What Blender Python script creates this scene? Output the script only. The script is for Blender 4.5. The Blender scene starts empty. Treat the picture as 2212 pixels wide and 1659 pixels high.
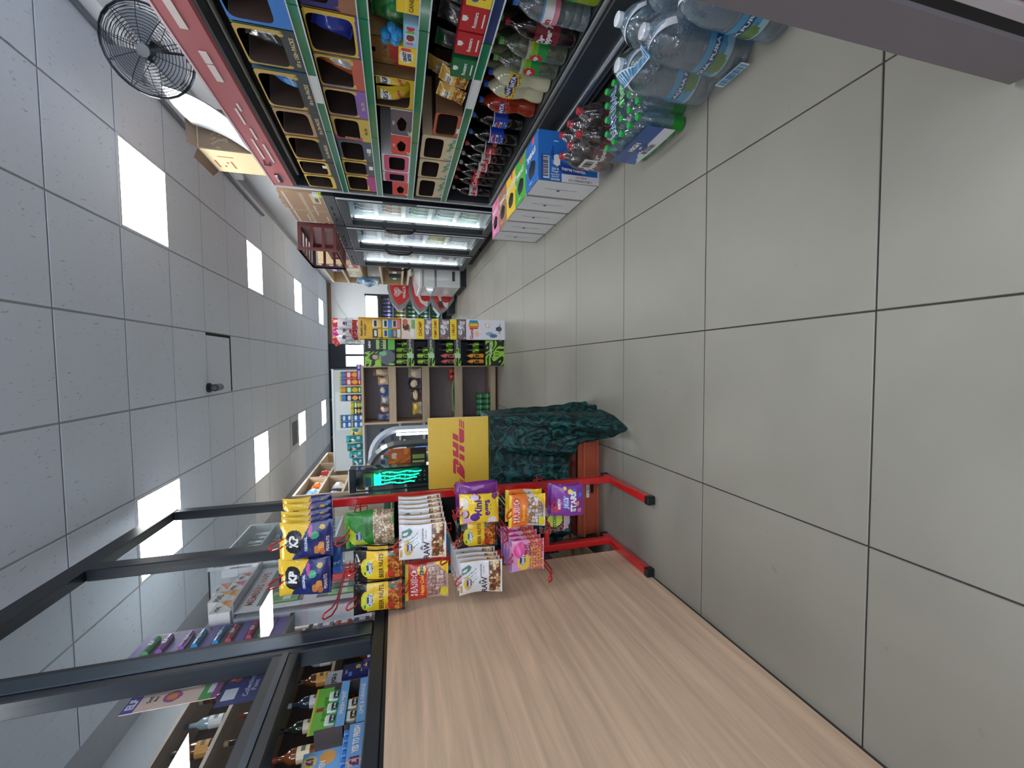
import bpy, math, random
from mathutils import Matrix, Vector
PI = math.pi
random.seed(7)
scn = bpy.context.scene
col = scn.collection
# ---------------------------------------------------------------- camera (portrait photograph stored on its side: world up is picture left)
CAMZ = 1.155
F_PX, PITCH, YAW, ROLL = 899.4, .2696, -.046, -.0187
fw = Vector((math.sin(YAW) * math.cos(PITCH), math.cos(YAW) * math.cos(PITCH), -math.sin(PITCH)))
r0 = Vector((math.cos(YAW), -math.sin(YAW), 0)); u0 = r0.cross(fw)
rt = r0 * math.cos(ROLL) + u0 * math.sin(ROLL); up = u0 * math.cos(ROLL) - r0 * math.sin(ROLL)
cam = bpy.data.cameras.new('camera'); co = bpy.data.objects.new('camera', cam); col.objects.link(co)
cam.sensor_fit = 'HORIZONTAL'; cam.sensor_width = 36; cam.lens = 36 * F_PX / 2212; cam.clip_start = .03
m = Matrix.Identity(4)
for i, a in enumerate((-up, rt, -fw)):
    for k in range(3): m[k][i] = a[k]
m.translation = (0, 0, CAMZ); co.matrix_world = m
scn.camera = co
w = bpy.data.worlds.new('shop'); scn.world = w; w.use_nodes = True
bg = w.node_tree.nodes['Background']; bg.inputs[0].default_value = (.75, .82, .95, 1); bg.inputs[1].default_value = 3.0
scn.view_settings.view_transform = 'Standard'; scn.view_settings.look = 'None'
scn.view_settings.exposure = 0.65; scn.view_settings.gamma = 1
LIGHT = 13.0           # strength of every ceiling light panel
# ---------------------------------------------------------------- helpers
def lin(c):
    return tuple(((v / 255) / 12.92 if v / 255 <= .04045 else ((v / 255 + .055) / 1.055) ** 2.4) for v in c[:3]) + (1,)
def hx(s): return (int(s[0:2], 16), int(s[2:4], 16), int(s[4:6], 16))
WHITE, BLACK = (232, 232, 232), (20, 21, 24)
MATS = {}
def material(name, rough=.5, metal=0, noise=.06, scale=30, clear=0, emit=0, coat=0, bump=0, bscale=60, spec=.5, fn=None, milk=.5):
    """one node material per surface kind; the print colour of a thing is its 'Col' attribute, broken up by fine noise"""
    mt = bpy.data.materials.new(name); mt.use_nodes = True; nt = mt.node_tree; N = nt.nodes; L = nt.links
    p = N['Principled BSDF']; out = N['Material Output']
    at = N.new('ShaderNodeAttribute'); at.attribute_name = 'Col'
    tc = N.new('ShaderNodeTexCoord'); nz = N.new('ShaderNodeTexNoise'); nz.inputs['Scale'].default_value = scale; nz.inputs['Detail'].default_value = 4
    L.new(tc.outputs['Object'], nz.inputs['Vector'])
    mr = N.new('ShaderNodeMapRange'); mr.inputs[3].default_value = 1 - noise; mr.inputs[4].default_value = 1 + noise
    L.new(nz.outputs['Fac'], mr.inputs[0])
    mx = N.new('ShaderNodeMix'); mx.data_type = 'RGBA'; mx.blend_type = 'MULTIPLY'; mx.inputs[0].default_value = 1
    L.new(at.outputs['Color'], mx.inputs[6]); L.new(mr.outputs[0], mx.inputs[7])
    c = mx.outputs[2]
    L.new(c, p.inputs['Base Color']); p.inputs['Roughness'].default_value = rough; p.inputs['Metallic'].default_value = metal
    p.inputs['Specular IOR Level'].default_value = spec
    if coat: p.inputs['Coat Weight'].default_value = coat; p.inputs['Coat Roughness'].default_value = .06
    if emit: L.new(at.outputs['Color'], p.inputs['Emission Color']); p.inputs['Emission Strength'].default_value = emit
    if bump:
        bp = N.new('ShaderNodeBump'); bp.inputs['Strength'].default_value = bump; bp.inputs['Distance'].default_value = .01
        n2 = N.new('ShaderNodeTexNoise'); n2.inputs['Scale'].default_value = bscale; n2.inputs['Detail'].default_value = 3
        L.new(tc.outputs['Object'], n2.inputs['Vector']); L.new(n2.outputs['Fac'], bp.inputs['Height']); L.new(bp.outputs[0], p.inputs['Normal'])
    if clear:
        gb = N.new('ShaderNodeBsdfGlossy'); gb.inputs['Roughness'].default_value = rough; mg = N.new('ShaderNodeMixShader'); mg.inputs[0].default_value = milk; L.new(gb.outputs[0], mg.inputs[1]); L.new(p.outputs[0], mg.inputs[2])
        if bump: L.new(bp.outputs[0], gb.inputs['Normal'])
        tr = N.new('ShaderNodeBsdfTransparent'); L.new(at.outputs['Color'], tr.inputs[0])
        fr = N.new('ShaderNodeLayerWeight'); fr.inputs[0].default_value = .25
        m2 = N.new('ShaderNodeMapRange'); m2.inputs[3].default_value = 1 - clear; m2.inputs[4].default_value = min(1, 1 - clear + .4)
        L.new(fr.outputs['Facing'], m2.inputs[0])
        ms = N.new('ShaderNodeMixShader'); L.new(m2.outputs[0], ms.inputs[0]); L.new(tr.outputs[0], ms.inputs[1]); L.new(mg.outputs[0], ms.inputs[2])
        L.new(ms.outputs[0], out.inputs[0])
    if fn: fn(N, L, p, tc, mx, at)
    MATS[name] = mt; return mt
material('print', .45); material('film', .22, noise=.04, bump=.25, bscale=45, coat=.3); material('matte', .8)
material('card', .75, noise=.08, scale=60); material('plastic', .35, noise=.03); material('gloss', .15, noise=.03, coat=.4)
material('metal', .32, metal=.85, noise=.05); material('chrome', .15, metal=1, noise=.03); material('black', .38, noise=.1, scale=12)
material('pet', .06, clear=.74, noise=.02, bump=.35, bscale=38, milk=.6); material('wrap', .08, clear=.93, noise=.0, bump=.9, bscale=24, milk=.15)
material('liquid', .1, noise=.03, coat=.5)
material('lamp', .5, emit=LIGHT, noise=0); material('tube', .5, emit=6.5, noise=0); material('led', .5, emit=2.2, noise=0)
material('screen', .5, emit=.55, noise=0)
def velvet_fn(N, L, p, tc, mx, at):  # crushed pile sheen painted into the base colour as dark and bright noise
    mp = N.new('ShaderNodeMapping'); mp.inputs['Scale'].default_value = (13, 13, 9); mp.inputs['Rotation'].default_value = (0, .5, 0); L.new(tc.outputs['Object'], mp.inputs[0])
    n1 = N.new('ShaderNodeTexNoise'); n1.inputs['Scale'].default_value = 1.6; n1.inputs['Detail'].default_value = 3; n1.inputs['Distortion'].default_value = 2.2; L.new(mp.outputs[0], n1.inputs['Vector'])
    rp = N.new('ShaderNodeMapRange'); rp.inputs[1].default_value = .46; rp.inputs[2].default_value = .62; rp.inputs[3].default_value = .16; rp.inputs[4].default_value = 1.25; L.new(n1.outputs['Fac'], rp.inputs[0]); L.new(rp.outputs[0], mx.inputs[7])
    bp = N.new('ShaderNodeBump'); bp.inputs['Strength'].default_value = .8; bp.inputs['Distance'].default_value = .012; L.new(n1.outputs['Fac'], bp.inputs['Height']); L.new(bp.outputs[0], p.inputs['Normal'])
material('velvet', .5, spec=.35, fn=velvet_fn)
def glass_mat():
    mt = bpy.data.materials.new('pane_glass'); mt.use_nodes = True; nt = mt.node_tree; N = nt.nodes; L = nt.links
    N.remove(N['Principled BSDF']); out = N['Material Output']
    tr = N.new('ShaderNodeBsdfTransparent'); tr.inputs[0].default_value = (.9, .94, .95, 1)
    gl = N.new('ShaderNodeBsdfGlossy'); gl.inputs['Roughness'].default_value = .01
    lw = N.new('ShaderNodeLayerWeight'); lw.inputs[0].default_value = .5; fr = N.new('ShaderNodeMath'); fr.operation = 'POWER'; fr.inputs[1].default_value = 4.0; L.new(lw.outputs['Facing'], fr.inputs[0])
    nz = N.new('ShaderNodeTexNoise'); nz.inputs['Scale'].default_value = 3; mr = N.new('ShaderNodeMapRange'); mr.inputs[3].default_value = .03; mr.inputs[4].default_value = .06
    ad = N.new('ShaderNodeMath'); L.new(nz.outputs['Fac'], mr.inputs[0]); L.new(fr.outputs[0], ad.inputs[0]); L.new(mr.outputs[0], ad.inputs[1])
    ms = N.new('ShaderNodeMixShader'); L.new(ad.outputs[0], ms.inputs[0]); L.new(tr.outputs[0], ms.inputs[1]); L.new(gl.outputs[0], ms.inputs[2]); L.new(ms.outputs[0], out.inputs[0])
    MATS['glass'] = mt
glass_mat()
def wood_fn(axis, sx):
    def f(N, L, p, tc, mx, at):
        mp = N.new('ShaderNodeMapping'); mp.inputs['Scale'].default_value = sx; L.new(tc.outputs['Object'], mp.inputs[0])
        n1 = N.new('ShaderNodeTexNoise'); n1.inputs['Scale'].default_value = 1.0; n1.inputs['Detail'].default_value = 8; n1.inputs['Roughness'].default_value = .65; n1.inputs['Distortion'].default_value = .4
        L.new(mp.outputs[0], n1.inputs['Vector'])
        rp = N.new('ShaderNodeMapRange'); rp.inputs[1].default_value = .3; rp.inputs[2].default_value = .7; rp.inputs[3].default_value = .74; rp.inputs[4].default_value = 1.16
        L.new(n1.outputs['Fac'], rp.inputs[0]); L.new(rp.outputs[0], mx.inputs[7])
    return f
material('oak_panel', .42, fn=wood_fn(1, (30, 1.3, 26)))      # grain runs along the counter front
material('oak_h', .5, fn=wood_fn(0, (1.6, 26, 40))); material('oak_v', .5, fn=wood_fn(2, (40, 40, 1.5)))
def speckle(N, L, p, tc, mx, at):
    vo = N.new('ShaderNodeTexNoise'); vo.inputs['Scale'].default_value = 42; vo.inputs['Detail'].default_value = 2
    mp = N.new('ShaderNodeMapping'); mp.inputs['Scale'].default_value = (1.5, .4, 1); L.new(tc.outputs['Object'], mp.inputs[0]); L.new(mp.outputs[0], vo.inputs['Vector'])
    mr = N.new('ShaderNodeMapRange'); mr.inputs[1].default_value = .29; mr.inputs[2].default_value = .35; mr.inputs[3].default_value = .66; mr.inputs[4].default_value = 1
    L.new(vo.outputs['Fac'], mr.inputs[0]); L.new(mr.outputs[0], mx.inputs[7])
material('ceiling_tile', .9, fn=speckle)
def tilefn(N, L, p, tc, mx, at):
    ge = N.new('ShaderNodeNewGeometry')
    n = N.new('ShaderNodeTexNoise'); n.inputs['Scale'].default_value = 2.2; n.inputs['Detail'].default_value = 6; L.new(ge.outputs['Position'], n.inputs['Vector'])
    mr = N.new('ShaderNodeMapRange'); mr.inputs[1].default_value = .3; mr.inputs[2].default_value = .7; mr.inputs[3].default_value = .9; mr.inputs[4].default_value = 1.08
    L.new(n.outputs['Fac'], mr.inputs[0])
    s = N.new('ShaderNodeTexNoise'); s.inputs['Scale'].default_value = 19; s.inputs['Detail'].default_value = 5; L.new(ge.outputs['Position'], s.inputs['Vector'])
    m2 = N.new('ShaderNodeMapRange'); m2.inputs[1].default_value = .70; m2.inputs[2].default_value = .78; m2.inputs[3].default_value = 1; m2.inputs[4].default_value = .7
    L.new(s.outputs['Fac'], m2.inputs[0])
    mu = N.new('ShaderNodeMath'); mu.operation = 'MULTIPLY'; L.new(mr.outputs[0], mu.inputs[0]); L.new(m2.outputs[0], mu.inputs[1]); L.new(mu.outputs[0], mx.inputs[7])
    r = N.new('ShaderNodeMapRange'); r.inputs[1].default_value = .3; r.inputs[2].default_value = .7; r.inputs[3].default_value = .34; r.inputs[4].default_value = .5
    L.new(n.outputs['Fac'], r.inputs[0]); L.new(r.outputs[0], p.inputs['Roughness'])
material('floor_tile', .4, fn=tilefn)
TXT = {}
def text2d(s, bold=.0, shear=0):
    k = (s, bold, shear)
    if k not in TXT:
        c = bpy.data.curves.new('t', 'FONT'); c.body = s; c.align_x = 'CENTER'; c.align_y = 'CENTER'; c.resolution_u = 2; c.offset = bold; c.shear = shear; c.fill_mode = 'FRONT'; c.dimensions = '2D'
        o = bpy.data.objects.new('t', c); col.objects.link(o)
        me = bpy.data.meshes.new_from_object(o.evaluated_get(bpy.context.evaluated_depsgraph_get()))
        vs = [(v.co.x, v.co.y) for v in me.vertices]; fs = [tuple(p.vertices) for p in me.polygons]
        xs = [v[0] for v in vs] or [0, 1]; ys = [v[1] for v in vs] or [0, 1]
        cx, cy = (min(xs) + max(xs)) / 2, (min(ys) + max(ys)) / 2; hh = max(1e-3, max(ys) - min(ys))
        TXT[k] = ([((x - cx) / hh, (y - cy) / hh) for x, y in vs], fs, (max(xs) - min(xs)) / hh)
        bpy.data.objects.remove(o); bpy.data.curves.remove(c); bpy.data.meshes.remove(me)
    return TXT[k]
class B:
    """collects coloured faces, then becomes ONE mesh object"""
    def __init__(s, c=WHITE): s.v = []; s.f = []; s.k = []; s.c = c
    def face(s, *idx, c=None): s.f.append(idx); s.k.append(c or s.c)
    def add(s, vs, fs, c=None):
        n = len(s.v); s.v += [tuple(p) for p in vs]
        for f in fs: s.face(*[i + n for i in f], c=c)
        return s
    def box(s, x0, x1, y0, y1, z0, z1, c=None, ch=0):
        if ch <= 0:
            return s.add([(x, y, z) for z in (z0, z1) for y in (y0, y1) for x in (x0, x1)], [(0, 2, 3, 1), (4, 5, 7, 6), (0, 1, 5, 4), (2, 6, 7, 3), (0, 4, 6, 2), (1, 3, 7, 5)], c)
        X, Y, Z = (x0, x1), (y0, y1), (z0, z1); vs = []; idx = {}
        for a in (0, 1):
            for b in (0, 1):
                for d in (0, 1):
                    sx, sy, sz = (1, -1)[a], (1, -1)[b], (1, -1)[d]
                    idx[a, b, d] = len(vs)
                    vs += [(X[a], Y[b] + sy * ch, Z[d] + sz * ch), (X[a] + sx * ch, Y[b], Z[d] + sz * ch), (X[a] + sx * ch, Y[b] + sy * ch, Z[d])]
        fs = []
        def q(l): fs.append(tuple(l))
        for a in (0, 1):
            o = [idx[a, 0, 0], idx[a, 1, 0], idx[a, 1, 1], idx[a, 0, 1]]; q(o if a else o[::-1])
            o = [idx[0, a, 0] + 1, idx[1, a, 0] + 1, idx[1, a, 1] + 1, idx[0, a, 1] + 1]; q(o[::-1] if a else o)
            o = [idx[0, 0, a] + 2, idx[1, 0, a] + 2, idx[1, 1, a] + 2, idx[0, 1, a] + 2]; q(o if a else o[::-1])
            for b in (0, 1):
                q([idx[a, b, 0] , idx[a, b, 1], idx[a, b, 1] + 1, idx[a, b, 0] + 1])
                q([idx[a, 0, b], idx[a, 1, b], idx[a, 1, b] + 2, idx[a, 0, b] + 2])
                q([idx[0, a, b] + 1, idx[1, a, b] + 1, idx[1, a, b] + 2, idx[0, a, b] + 2])
                for d in (0, 1): q([idx[a, b, d], idx[a, b, d] + 1, idx[a, b, d] + 2])
        return s.add(vs, fs, c)
    def prism(s, pts, z0, z1, c=None, axis='z'):
        n = len(pts)
        def P(p, t): return {'z': (p[0], p[1], t), 'y': (p[0], t, p[1]), 'x': (t, p[0], p[1])}[axis]
        return s.add([P(p, z0) for p in pts] + [P(p, z1) for p in pts], [tuple(range(n))[::-1], tuple(range(n, 2 * n))] + [(i, (i + 1) % n, n + (i + 1) % n, n + i) for i in range(n)], c)
    def tube(s, path, r, n=8, c=None, closed=False, caps=True):
        P = [Vector(p) for p in path]; k = len(P); vs = []; prev = None
        R = r if isinstance(r, (list, tuple)) else [r] * k
        for i, p in enumerate(P):
            a = P[(i + 1) % k] if (closed or i < k - 1) else p; b = P[i - 1] if (closed or i > 0) else p
            t = (a - b).normalized()
            if prev is None: e = t.orthogonal().normalized()
            else: e = prev - t * prev.dot(t); e = e.normalized() if e.length > 1e-6 else t.orthogonal().normalized()
            prev = e; g = t.cross(e)
            for j in range(n):
                an = 2 * PI * j / n + (PI / 4 if n == 4 else 0); vs.append(p + e * (math.cos(an) * R[i]) + g * (math.sin(an) * R[i]))
        fs = []
        for i in range(k if closed else k - 1):
            for j in range(n):
                a, b = i * n, ((i + 1) % k) * n; fs.append((a + j, a + (j + 1) % n, b + (j + 1) % n, b + j))
        if caps and not closed: fs += [tuple(range(n))[::-1], tuple(range((k - 1) * n, k * n))]
        return s.add(vs, fs, c)
    def lathe(s, prof, n=20, c=None, at=(0, 0, 0), cols=None):
        vs = []; fs = []; k = len(prof)
        for r, z in prof:
            for j in range(n): vs.append((at[0] + r * math.cos(2 * PI * j / n), at[1] + r * math.sin(2 * PI * j / n), at[2] + z))
        base = len(s.v); s.v += vs
        for i in range(k - 1):
            for j in range(n): s.face(base + i * n + j, base + i * n + (j + 1) % n, base + (i + 1) * n + (j + 1) % n, base + (i + 1) * n + j, c=(cols[i] if cols else c))
        if prof[0][0] > 1e-4: s.face(*[base + j for j in range(n)][::-1], c=c)
        if prof[-1][0] > 1e-4: s.face(*[base + (k - 1) * n + j for j in range(n)], c=c)
        return s
    def surf(s, fn, nu, nv, spec=None, c=None, flip=False):
        """grid of fn(u,v); spec paints flat print on it"""
        base = len(s.v)
        for j in range(nv + 1):
            for i in range(nu + 1): s.v.append(tuple(fn(i / nu, j / nv)))
        for j in range(nv):
            for i in range(nu):
                k = c or s.c
                if spec: k = paint(spec, (i + .5) / nu, (j + .5) / nv, k)
                a = base + j * (nu + 1) + i; q = (a, a + 1, a + nu + 2, a + nu + 1)
                s.face(*(q[::-1] if flip else q), c=k)
        if spec:
            for sh in spec:
                if sh[0] == 't': s.text(fn, *sh[1:])
                elif sh[0] == 'bar': s.barcode(fn, *sh[1:])
        return s
    def text(s, fn, st, cx, cy, h, c, asp=1, rot=0, bold=.02, shear=0, off=.0012, wmax=None):
        """flat lettering mapped on fn; h is the letter height in v, asp = width/height of the surface"""
        vs, fs, wd = text2d(st, bold, shear); ca, sa = math.cos(rot), math.sin(rot)
        kx = 1
        if wmax and wd * h / asp > wmax: kx = wmax / (wd * h / asp)
        out = []
        for x, y in vs:
            x *= h * kx; y *= h; X, Y = x * ca - y * sa, x * sa + y * ca
            u, v = cx + X / asp, cy + Y
            p = Vector(fn(u, v)); du = Vector(fn(u + .01, v)) - Vector(fn(u - .01, v)); dv = Vector(fn(u, v + .01)) - Vector(fn(u, v - .01)); nn = du.cross(dv)
            if nn.length > 1e-12: p = p + nn.normalized() * off
            out.append(p)
        return s.add(out, fs, c)
    def barcode(s, fn, x0, y0, x1, y1, horiz=True, c=(30, 30, 40), n=14):
        rnd = random.Random(int(x0 * 1000 + y0 * 77))
        t = 0
        while t < 1:
            wd = rnd.choice((.02, .03, .05))
            a, b = (x0 + (x1 - x0) * t, x0 + (x1 - x0) * min(1, t + wd)) if horiz else (x0, x1)
            d, e = (y0, y1) if horiz else (y0 + (y1 - y0) * t, y0 + (y1 - y0) * min(1, t + wd))
            q = []
            for u, v in ((a, d), (b, d), (b, e), (a, e)):
                p = Vector(fn(u, v)); nn = (Vector(fn(u + .01, v)) - p).cross(Vector(fn(u, v + .01)) - p)
                q.append(p + nn.normalized() * .0012 if nn.length > 1e-12 else p)
            s.add(q, [(0, 1, 2, 3)], c); t += wd + rnd.choice((.02, .03, .045))
        return s
    def panel(s, o, ux, uy, nu=1, nv=1, spec=None, c=None):
        o, ux, uy = Vector(o), Vector(ux), Vector(uy)
        return s.surf(lambda u, v: o + ux * u + uy * v, nu, nv, spec, c)
    def obj(s, name, mat='print', parent=None, loc=(0, 0, 0), rot=(0, 0, 0), smooth=False):
        me = bpy.data.meshes.new(name); me.from_pydata(s.v, [], s.f); me.update()
        at = me.color_attributes.new('Col', 'FLOAT_COLOR', 'CORNER'); buf = []; cache = {}
        for f, k in zip(s.f, s.k):
            if k not in cache: cache[k] = lin(k)
            buf += list(cache[k]) * len(f)
        at.data.foreach_set('color', buf)
        if smooth:
            me.polygons.foreach_set('use_smooth', [True] * len(me.polygons))
            try: me.set_sharp_from_angle(angle=math.radians(38))
            except Exception: pass
        me.materials.append(MATS[mat])
        o = bpy.data.objects.new(name, me); col.objects.link(o); o.location = loc; o.rotation_euler = rot
        if parent: o.parent = parent
        return o
def paint(spec, u, v, base):
    k = base
    for sh in spec:
        t = sh[0]
        if t == 'r':
            if sh[1] <= u <= sh[3] and sh[2] <= v <= sh[4]: k = sh[5]
        elif t == 'e':
            if ((u - sh[1]) / sh[3]) ** 2 + ((v - sh[2]) / sh[4]) ** 2 <= 1: k = sh[5]
        elif t == 'n':     # scattered pieces (nuts, sweets) in a rectangle: x0 y0 x1 y1 cell colours
            if sh[1] <= u <= sh[3] and sh[2] <= v <= sh[4]:
                gu, gv = u / sh[5], v / sh[5] * 1.15; ds = []
                for di in (-1, 0, 1):
                    for dj in (-1, 0, 1):
                        i, j = int(gu) + di, int(gv) + dj; h1 = math.sin(i * 12.9 + j * 78.2) * 437.5; h2 = math.sin(i * 39.3 + j * 11.1) * 251.7
                        ds.append((math.hypot(gu - i - .15 - .7 * (h1 % 1), gv - j - .15 - .7 * (h2 % 1)), (i * 7 + j * 13 + int(h1 * 10)) % len(sh[6])))
                ds.sort(); k = sh[6][ds[0][1]]
                if ds[1][0] - ds[0][0] < .14: k = tuple(int(c * .62) for c in k)
        elif t == 'd':     # diagonal half plane a*u+b*v>c
            if sh[1] * u + sh[2] * v > sh[3]: k = sh[4]
        elif t == 'w':     # wavy swirl stripes
            if sh[1] <= u <= sh[3] and sh[2] <= v <= sh[4] and math.sin(sh[5] * (u + .25 * math.sin(7 * v + 3 * u)) + sh[6] * (v + .22 * math.sin(9 * u + 2 * v))) > sh[7]: k = sh[8]
    return k
def tag(o, label=None, cat=None, group=None, kind=None):
    for k, v in (('label', label), ('category', cat), ('group', group), ('kind', kind)):
        if v: o[k] = v
    return o
def thing(name, label, cat, loc=(0, 0, 0), rz=0, group=None, rot=None):
    o = bpy.data.objects.new(name, None); col.objects.link(o); o.empty_display_size = .05; o.location = loc; o.rotation_euler = rot or (0, 0, rz)
    return tag(o, label, cat, group)
def dup(root, loc, rz=None, label=None, group=None, rot=None, scale=None):
    r = root.copy(); col.objects.link(r); r.location = loc
    if rz is not None: r.rotation_euler = (0, 0, rz)
    if rot: r.rotation_euler = rot
    if scale: r.scale = scale
    if label: r['label'] = label
    if group: r['group'] = group
    for ch in list(root.children):
        c = ch.copy(); col.objects.link(c); c.parent = r
        for g in list(ch.children):
            d = g.copy(); col.objects.link(d); d.parent = c
    return r
RIGHT = -PI / 2      # a thing built facing -Y turned to face the aisle from the right-hand side
LEFT = PI / 2        # ... from the left-hand side
# ================================================================= SETTING
CEIL = 2.867
XL, XR, YB, YF = -2.35, 2.25, -2.4, 11.95
fl = tag(B((52, 50, 50)).box(XL, XR, YB, YF, -.06, -.004).obj('floor', 'matte'), kind='structure')
GX, GY, T = .131, .766, .6
tb = B((140, 138, 128)).box(-.2978, .2978, -.2978, .2978, -.012, 0, ch=.0015)
first = None
def clip_tiles():
    for i in range(-4, 4):
        for j in range(-5, 19):
            yield GX + T * (i + .5), GY + T * (j + .5)
for x, y in clip_tiles():
    if first is None: first = tb.obj('floor_tile', 'floor_tile', fl, (x, y, 0))
    else:
        o = first.copy(); col.objects.link(o); o.location = (x, y, 0)
        o.rotation_euler = (0, 0, random.choice((0, PI / 2, PI)))
tag(B((205, 209, 214)).box(XL - .1, XL, YB, YF, 0, CEIL + .1).obj('wall_left', 'matte'), kind='structure')
tag(B((205, 209, 214)).box(XR, XR + .1, YB, YF, 0, CEIL + .1).obj('wall_right', 'matte'), kind='structure')
tag(B((205, 209, 214)).box(XL, XR, YB - .1, YB, 0, .45).box(XL, XR, YB - .1, YB, 2.6, CEIL + .1).box(XL, -2.1, YB - .1, YB, .45, 2.6).box(2.1, XR, YB - .1, YB, .45, 2.6).obj('wall_back', 'matte'), kind='structure')
w2 = tag(B((60, 64, 70)).box(-2.1, 2.1, YB - .07, YB - .02, .45, .51).box(-2.1, 2.1, YB - .07, YB - .02, 2.54, 2.6).obj('window_2', 'metal'), kind='structure')  # unseen shopfront window, added so that daylight lifts the ceiling
for x in (-2.1, -.73, .67, 2.04): B((60, 64, 70)).box(x, x + .06, YB - .07, YB - .02, .51, 2.54).obj('mullion', 'metal', w2)
for x0, x1 in ((-2.04, -.73), (-.67, .67), (.73, 2.04)): B(WHITE).add([(x0, YB - .05, .51), (x1, YB - .05, .51), (x1, YB - .05, 2.54), (x0, YB - .05, 2.54)], [(0, 1, 2, 3)]).obj('pane', 'glass', w2)
wf = tag(B((226, 230, 232)).box(XL - .1, XR + .1, YF, YF + .1, 0, CEIL + .1).obj('wall_far', 'matte'), kind='structure')
# ceiling: tiles in a shallow grid, turned very slightly against the floor
ce = tag(B((176, 179, 186)).box(XL - .1, XR + .1, YB - .1, YF + .1, CEIL + .006, CEIL + .08).obj('ceiling', 'matte'), kind='structure')
CX, CY, CR = .312, 2.727, -.011
def cpos(i, j):
    x, y = T * i, T * j
    return CX + x * math.cos(CR) - y * math.sin(CR), CY + x * math.sin(CR) + y * math.cos(CR)
LIGHTS = {(i, j) for i in (1, -3) for j in (-7, -3, 1, 5, 9, 13)}
VENT = {(-3, 8)}
ct = B((224, 231, 242)).box(-.294, .294, -.294, .294, 0, .005, ch=.0015); first = None
gap = B((224, 231, 242)).box(-.294, .270, -.294, .262, 0, .005, ch=.0015)
for i in range(-4, 3):
    for j in range(-8, 15):
        if (i, j) in LIGHTS | VENT: continue
        x, y = cpos(i + .5, j + .5)
        if (i, j) == (-1, 3):
            gap.obj('ceiling_tile', 'ceiling_tile', ce, (x, y, CEIL), (0, 0, CR))
            B((12, 13, 16)).box(.272, .298, -.29, .298, .001, .0055).box(-.29, .272, .266, .298, .001, .0055).obj('tile_gap', 'matte', ce, (x, y, CEIL), (0, 0, CR)); continue
        if first is None: first = ct.obj('ceiling_tile', 'ceiling_tile', ce, (x, y, CEIL), (0, 0, CR))
        else:
            o = first.copy(); col.objects.link(o); o.location = (x, y, CEIL); o.rotation_euler = (0, 0, CR + random.choice((0, PI)))
proto = None
for i, j in sorted(LIGHTS):
    x, y = cpos(i + .5, j + .5)
    if proto is None:
        proto = thing('ceiling_light', 'square white LED panel light set flush in the tiled ceiling', 'ceiling light', (x, y, CEIL), CR, 'LED panels in two rows along the ceiling')
        fb = B((225, 226, 228))
        for a in (-1, 1): fb.box(*sorted((a * .297, a * .281)), -.297, .297, -.006, .004); fb.box(-.281, .281, *sorted((a * .297, a * .281)), -.006, .004)
        fb.obj('frame', 'plastic', proto)
        B((255, 255, 255)).box(-.281, .281, -.281, .281, -.003, .003).obj('diffuser', 'lamp', proto)
    else: dup(proto, (x, y, CEIL))
# air vent, camera, smoke detector
x, y = cpos(-2.5, 8.5)
t = thing('air_vent', 'grey recessed ceiling cassette vent with a dark grille', 'air vent', (x, y, CEIL), CR)
b = B((200, 202, 206))
for a in (-1, 1): b.box(*sorted((a * .3, a * .2)), -.3, .3, -.012, 0); b.box(-.2, .2, *sorted((a * .3, a * .2)), -.012, 0)
b.obj('frame', 'plastic', t)
for k in range(10): B((105, 110, 115)).box(-.2, .2, -.19 + k * .04, -.165 + k * .04, -.006, 0).obj('grille_bar', 'plastic', t)
B((60, 63, 66)).box(-.2, .2, -.2, .2, 0, .004).obj('duct_plate', 'matte', t)
t = thing('security_camera', 'small dark bullet security camera screwed to the ceiling tiles', 'camera', (-.19, 4.53, CEIL), 0)
B((34, 36, 42)).lathe([(.045, 0), (.045, -.02), (.03, -.035)], 16).obj('mount', 'plastic', t, smooth=True)
B((34, 36, 42)).tube([(0, 0, -.03), (0, .01, -.055), (.0, .03, -.06)], .014, 8).obj('arm', 'plastic', t, smooth=True)
B((30, 32, 38)).tube([(0, .12, -.055), (0, -.06, -.075)], .034, 14).obj('body', 'plastic', t, smooth=True)
B((90, 95, 105)).tube([(0, -.062, -.075), (0, -.066, -.0755)], .022, 12).obj('lens', 'gloss', t)
t = thing('smoke_detector', 'small black domed detector on the ceiling beyond the oak wall shelving', 'detector', (-2.2, 10.4, CEIL))
B((30, 32, 36)).lathe([(.06, 0), (.06, -.02), (.04, -.05), (.0, -.06)], 16).obj('dome', 'plastic', t, smooth=True)
# white boxed-in beam and cable trunking along the right-hand wall
tag(B((226, 230, 235)).box(2.06, 2.25, 1.2, 5.3, 2.74, CEIL - .001).obj('trim_1', 'plastic'), kind='structure')
tag(B((120, 126, 134)).box(2.035, 2.058, -.4, 6.4, CEIL - .03, CEIL - .001).obj('trim_2', 'plastic'), kind='structure')
# far end: brown strip at the wall head, black glazed fascia
tag(B((150, 112, 84)).box(.62, 2.2, 11.9, 11.94, 2.79, 2.862).obj('trim_3', 'matte'), kind='structure')
w1 = tag(B((34, 40, 52)).box(-2.3, .6, 11.86, 11.94, 1.95, CEIL - .005).obj('window_1', 'gloss'), kind='structure')
for x in (-1.9, -.9, -.1): B((90, 108, 125)).box(x, x + .05, 11.83, 11.86, 1.98, CEIL - .02).obj('mullion', 'metal', w1)
for x0, x1 in ((-1.8, -1.0), (-.82, -.15)): B((58, 78, 98)).box(x0, x1, 11.845, 11.859, 2.05, 2.78).obj('pane', 'gloss', w1)
for x0, x1 in ((.0, .28), (.33, .58)): B((226, 228, 240)).box(x0, x1, 11.84, 11.858, 2.0, 2.45).obj('pane', 'screen', w1)
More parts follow.
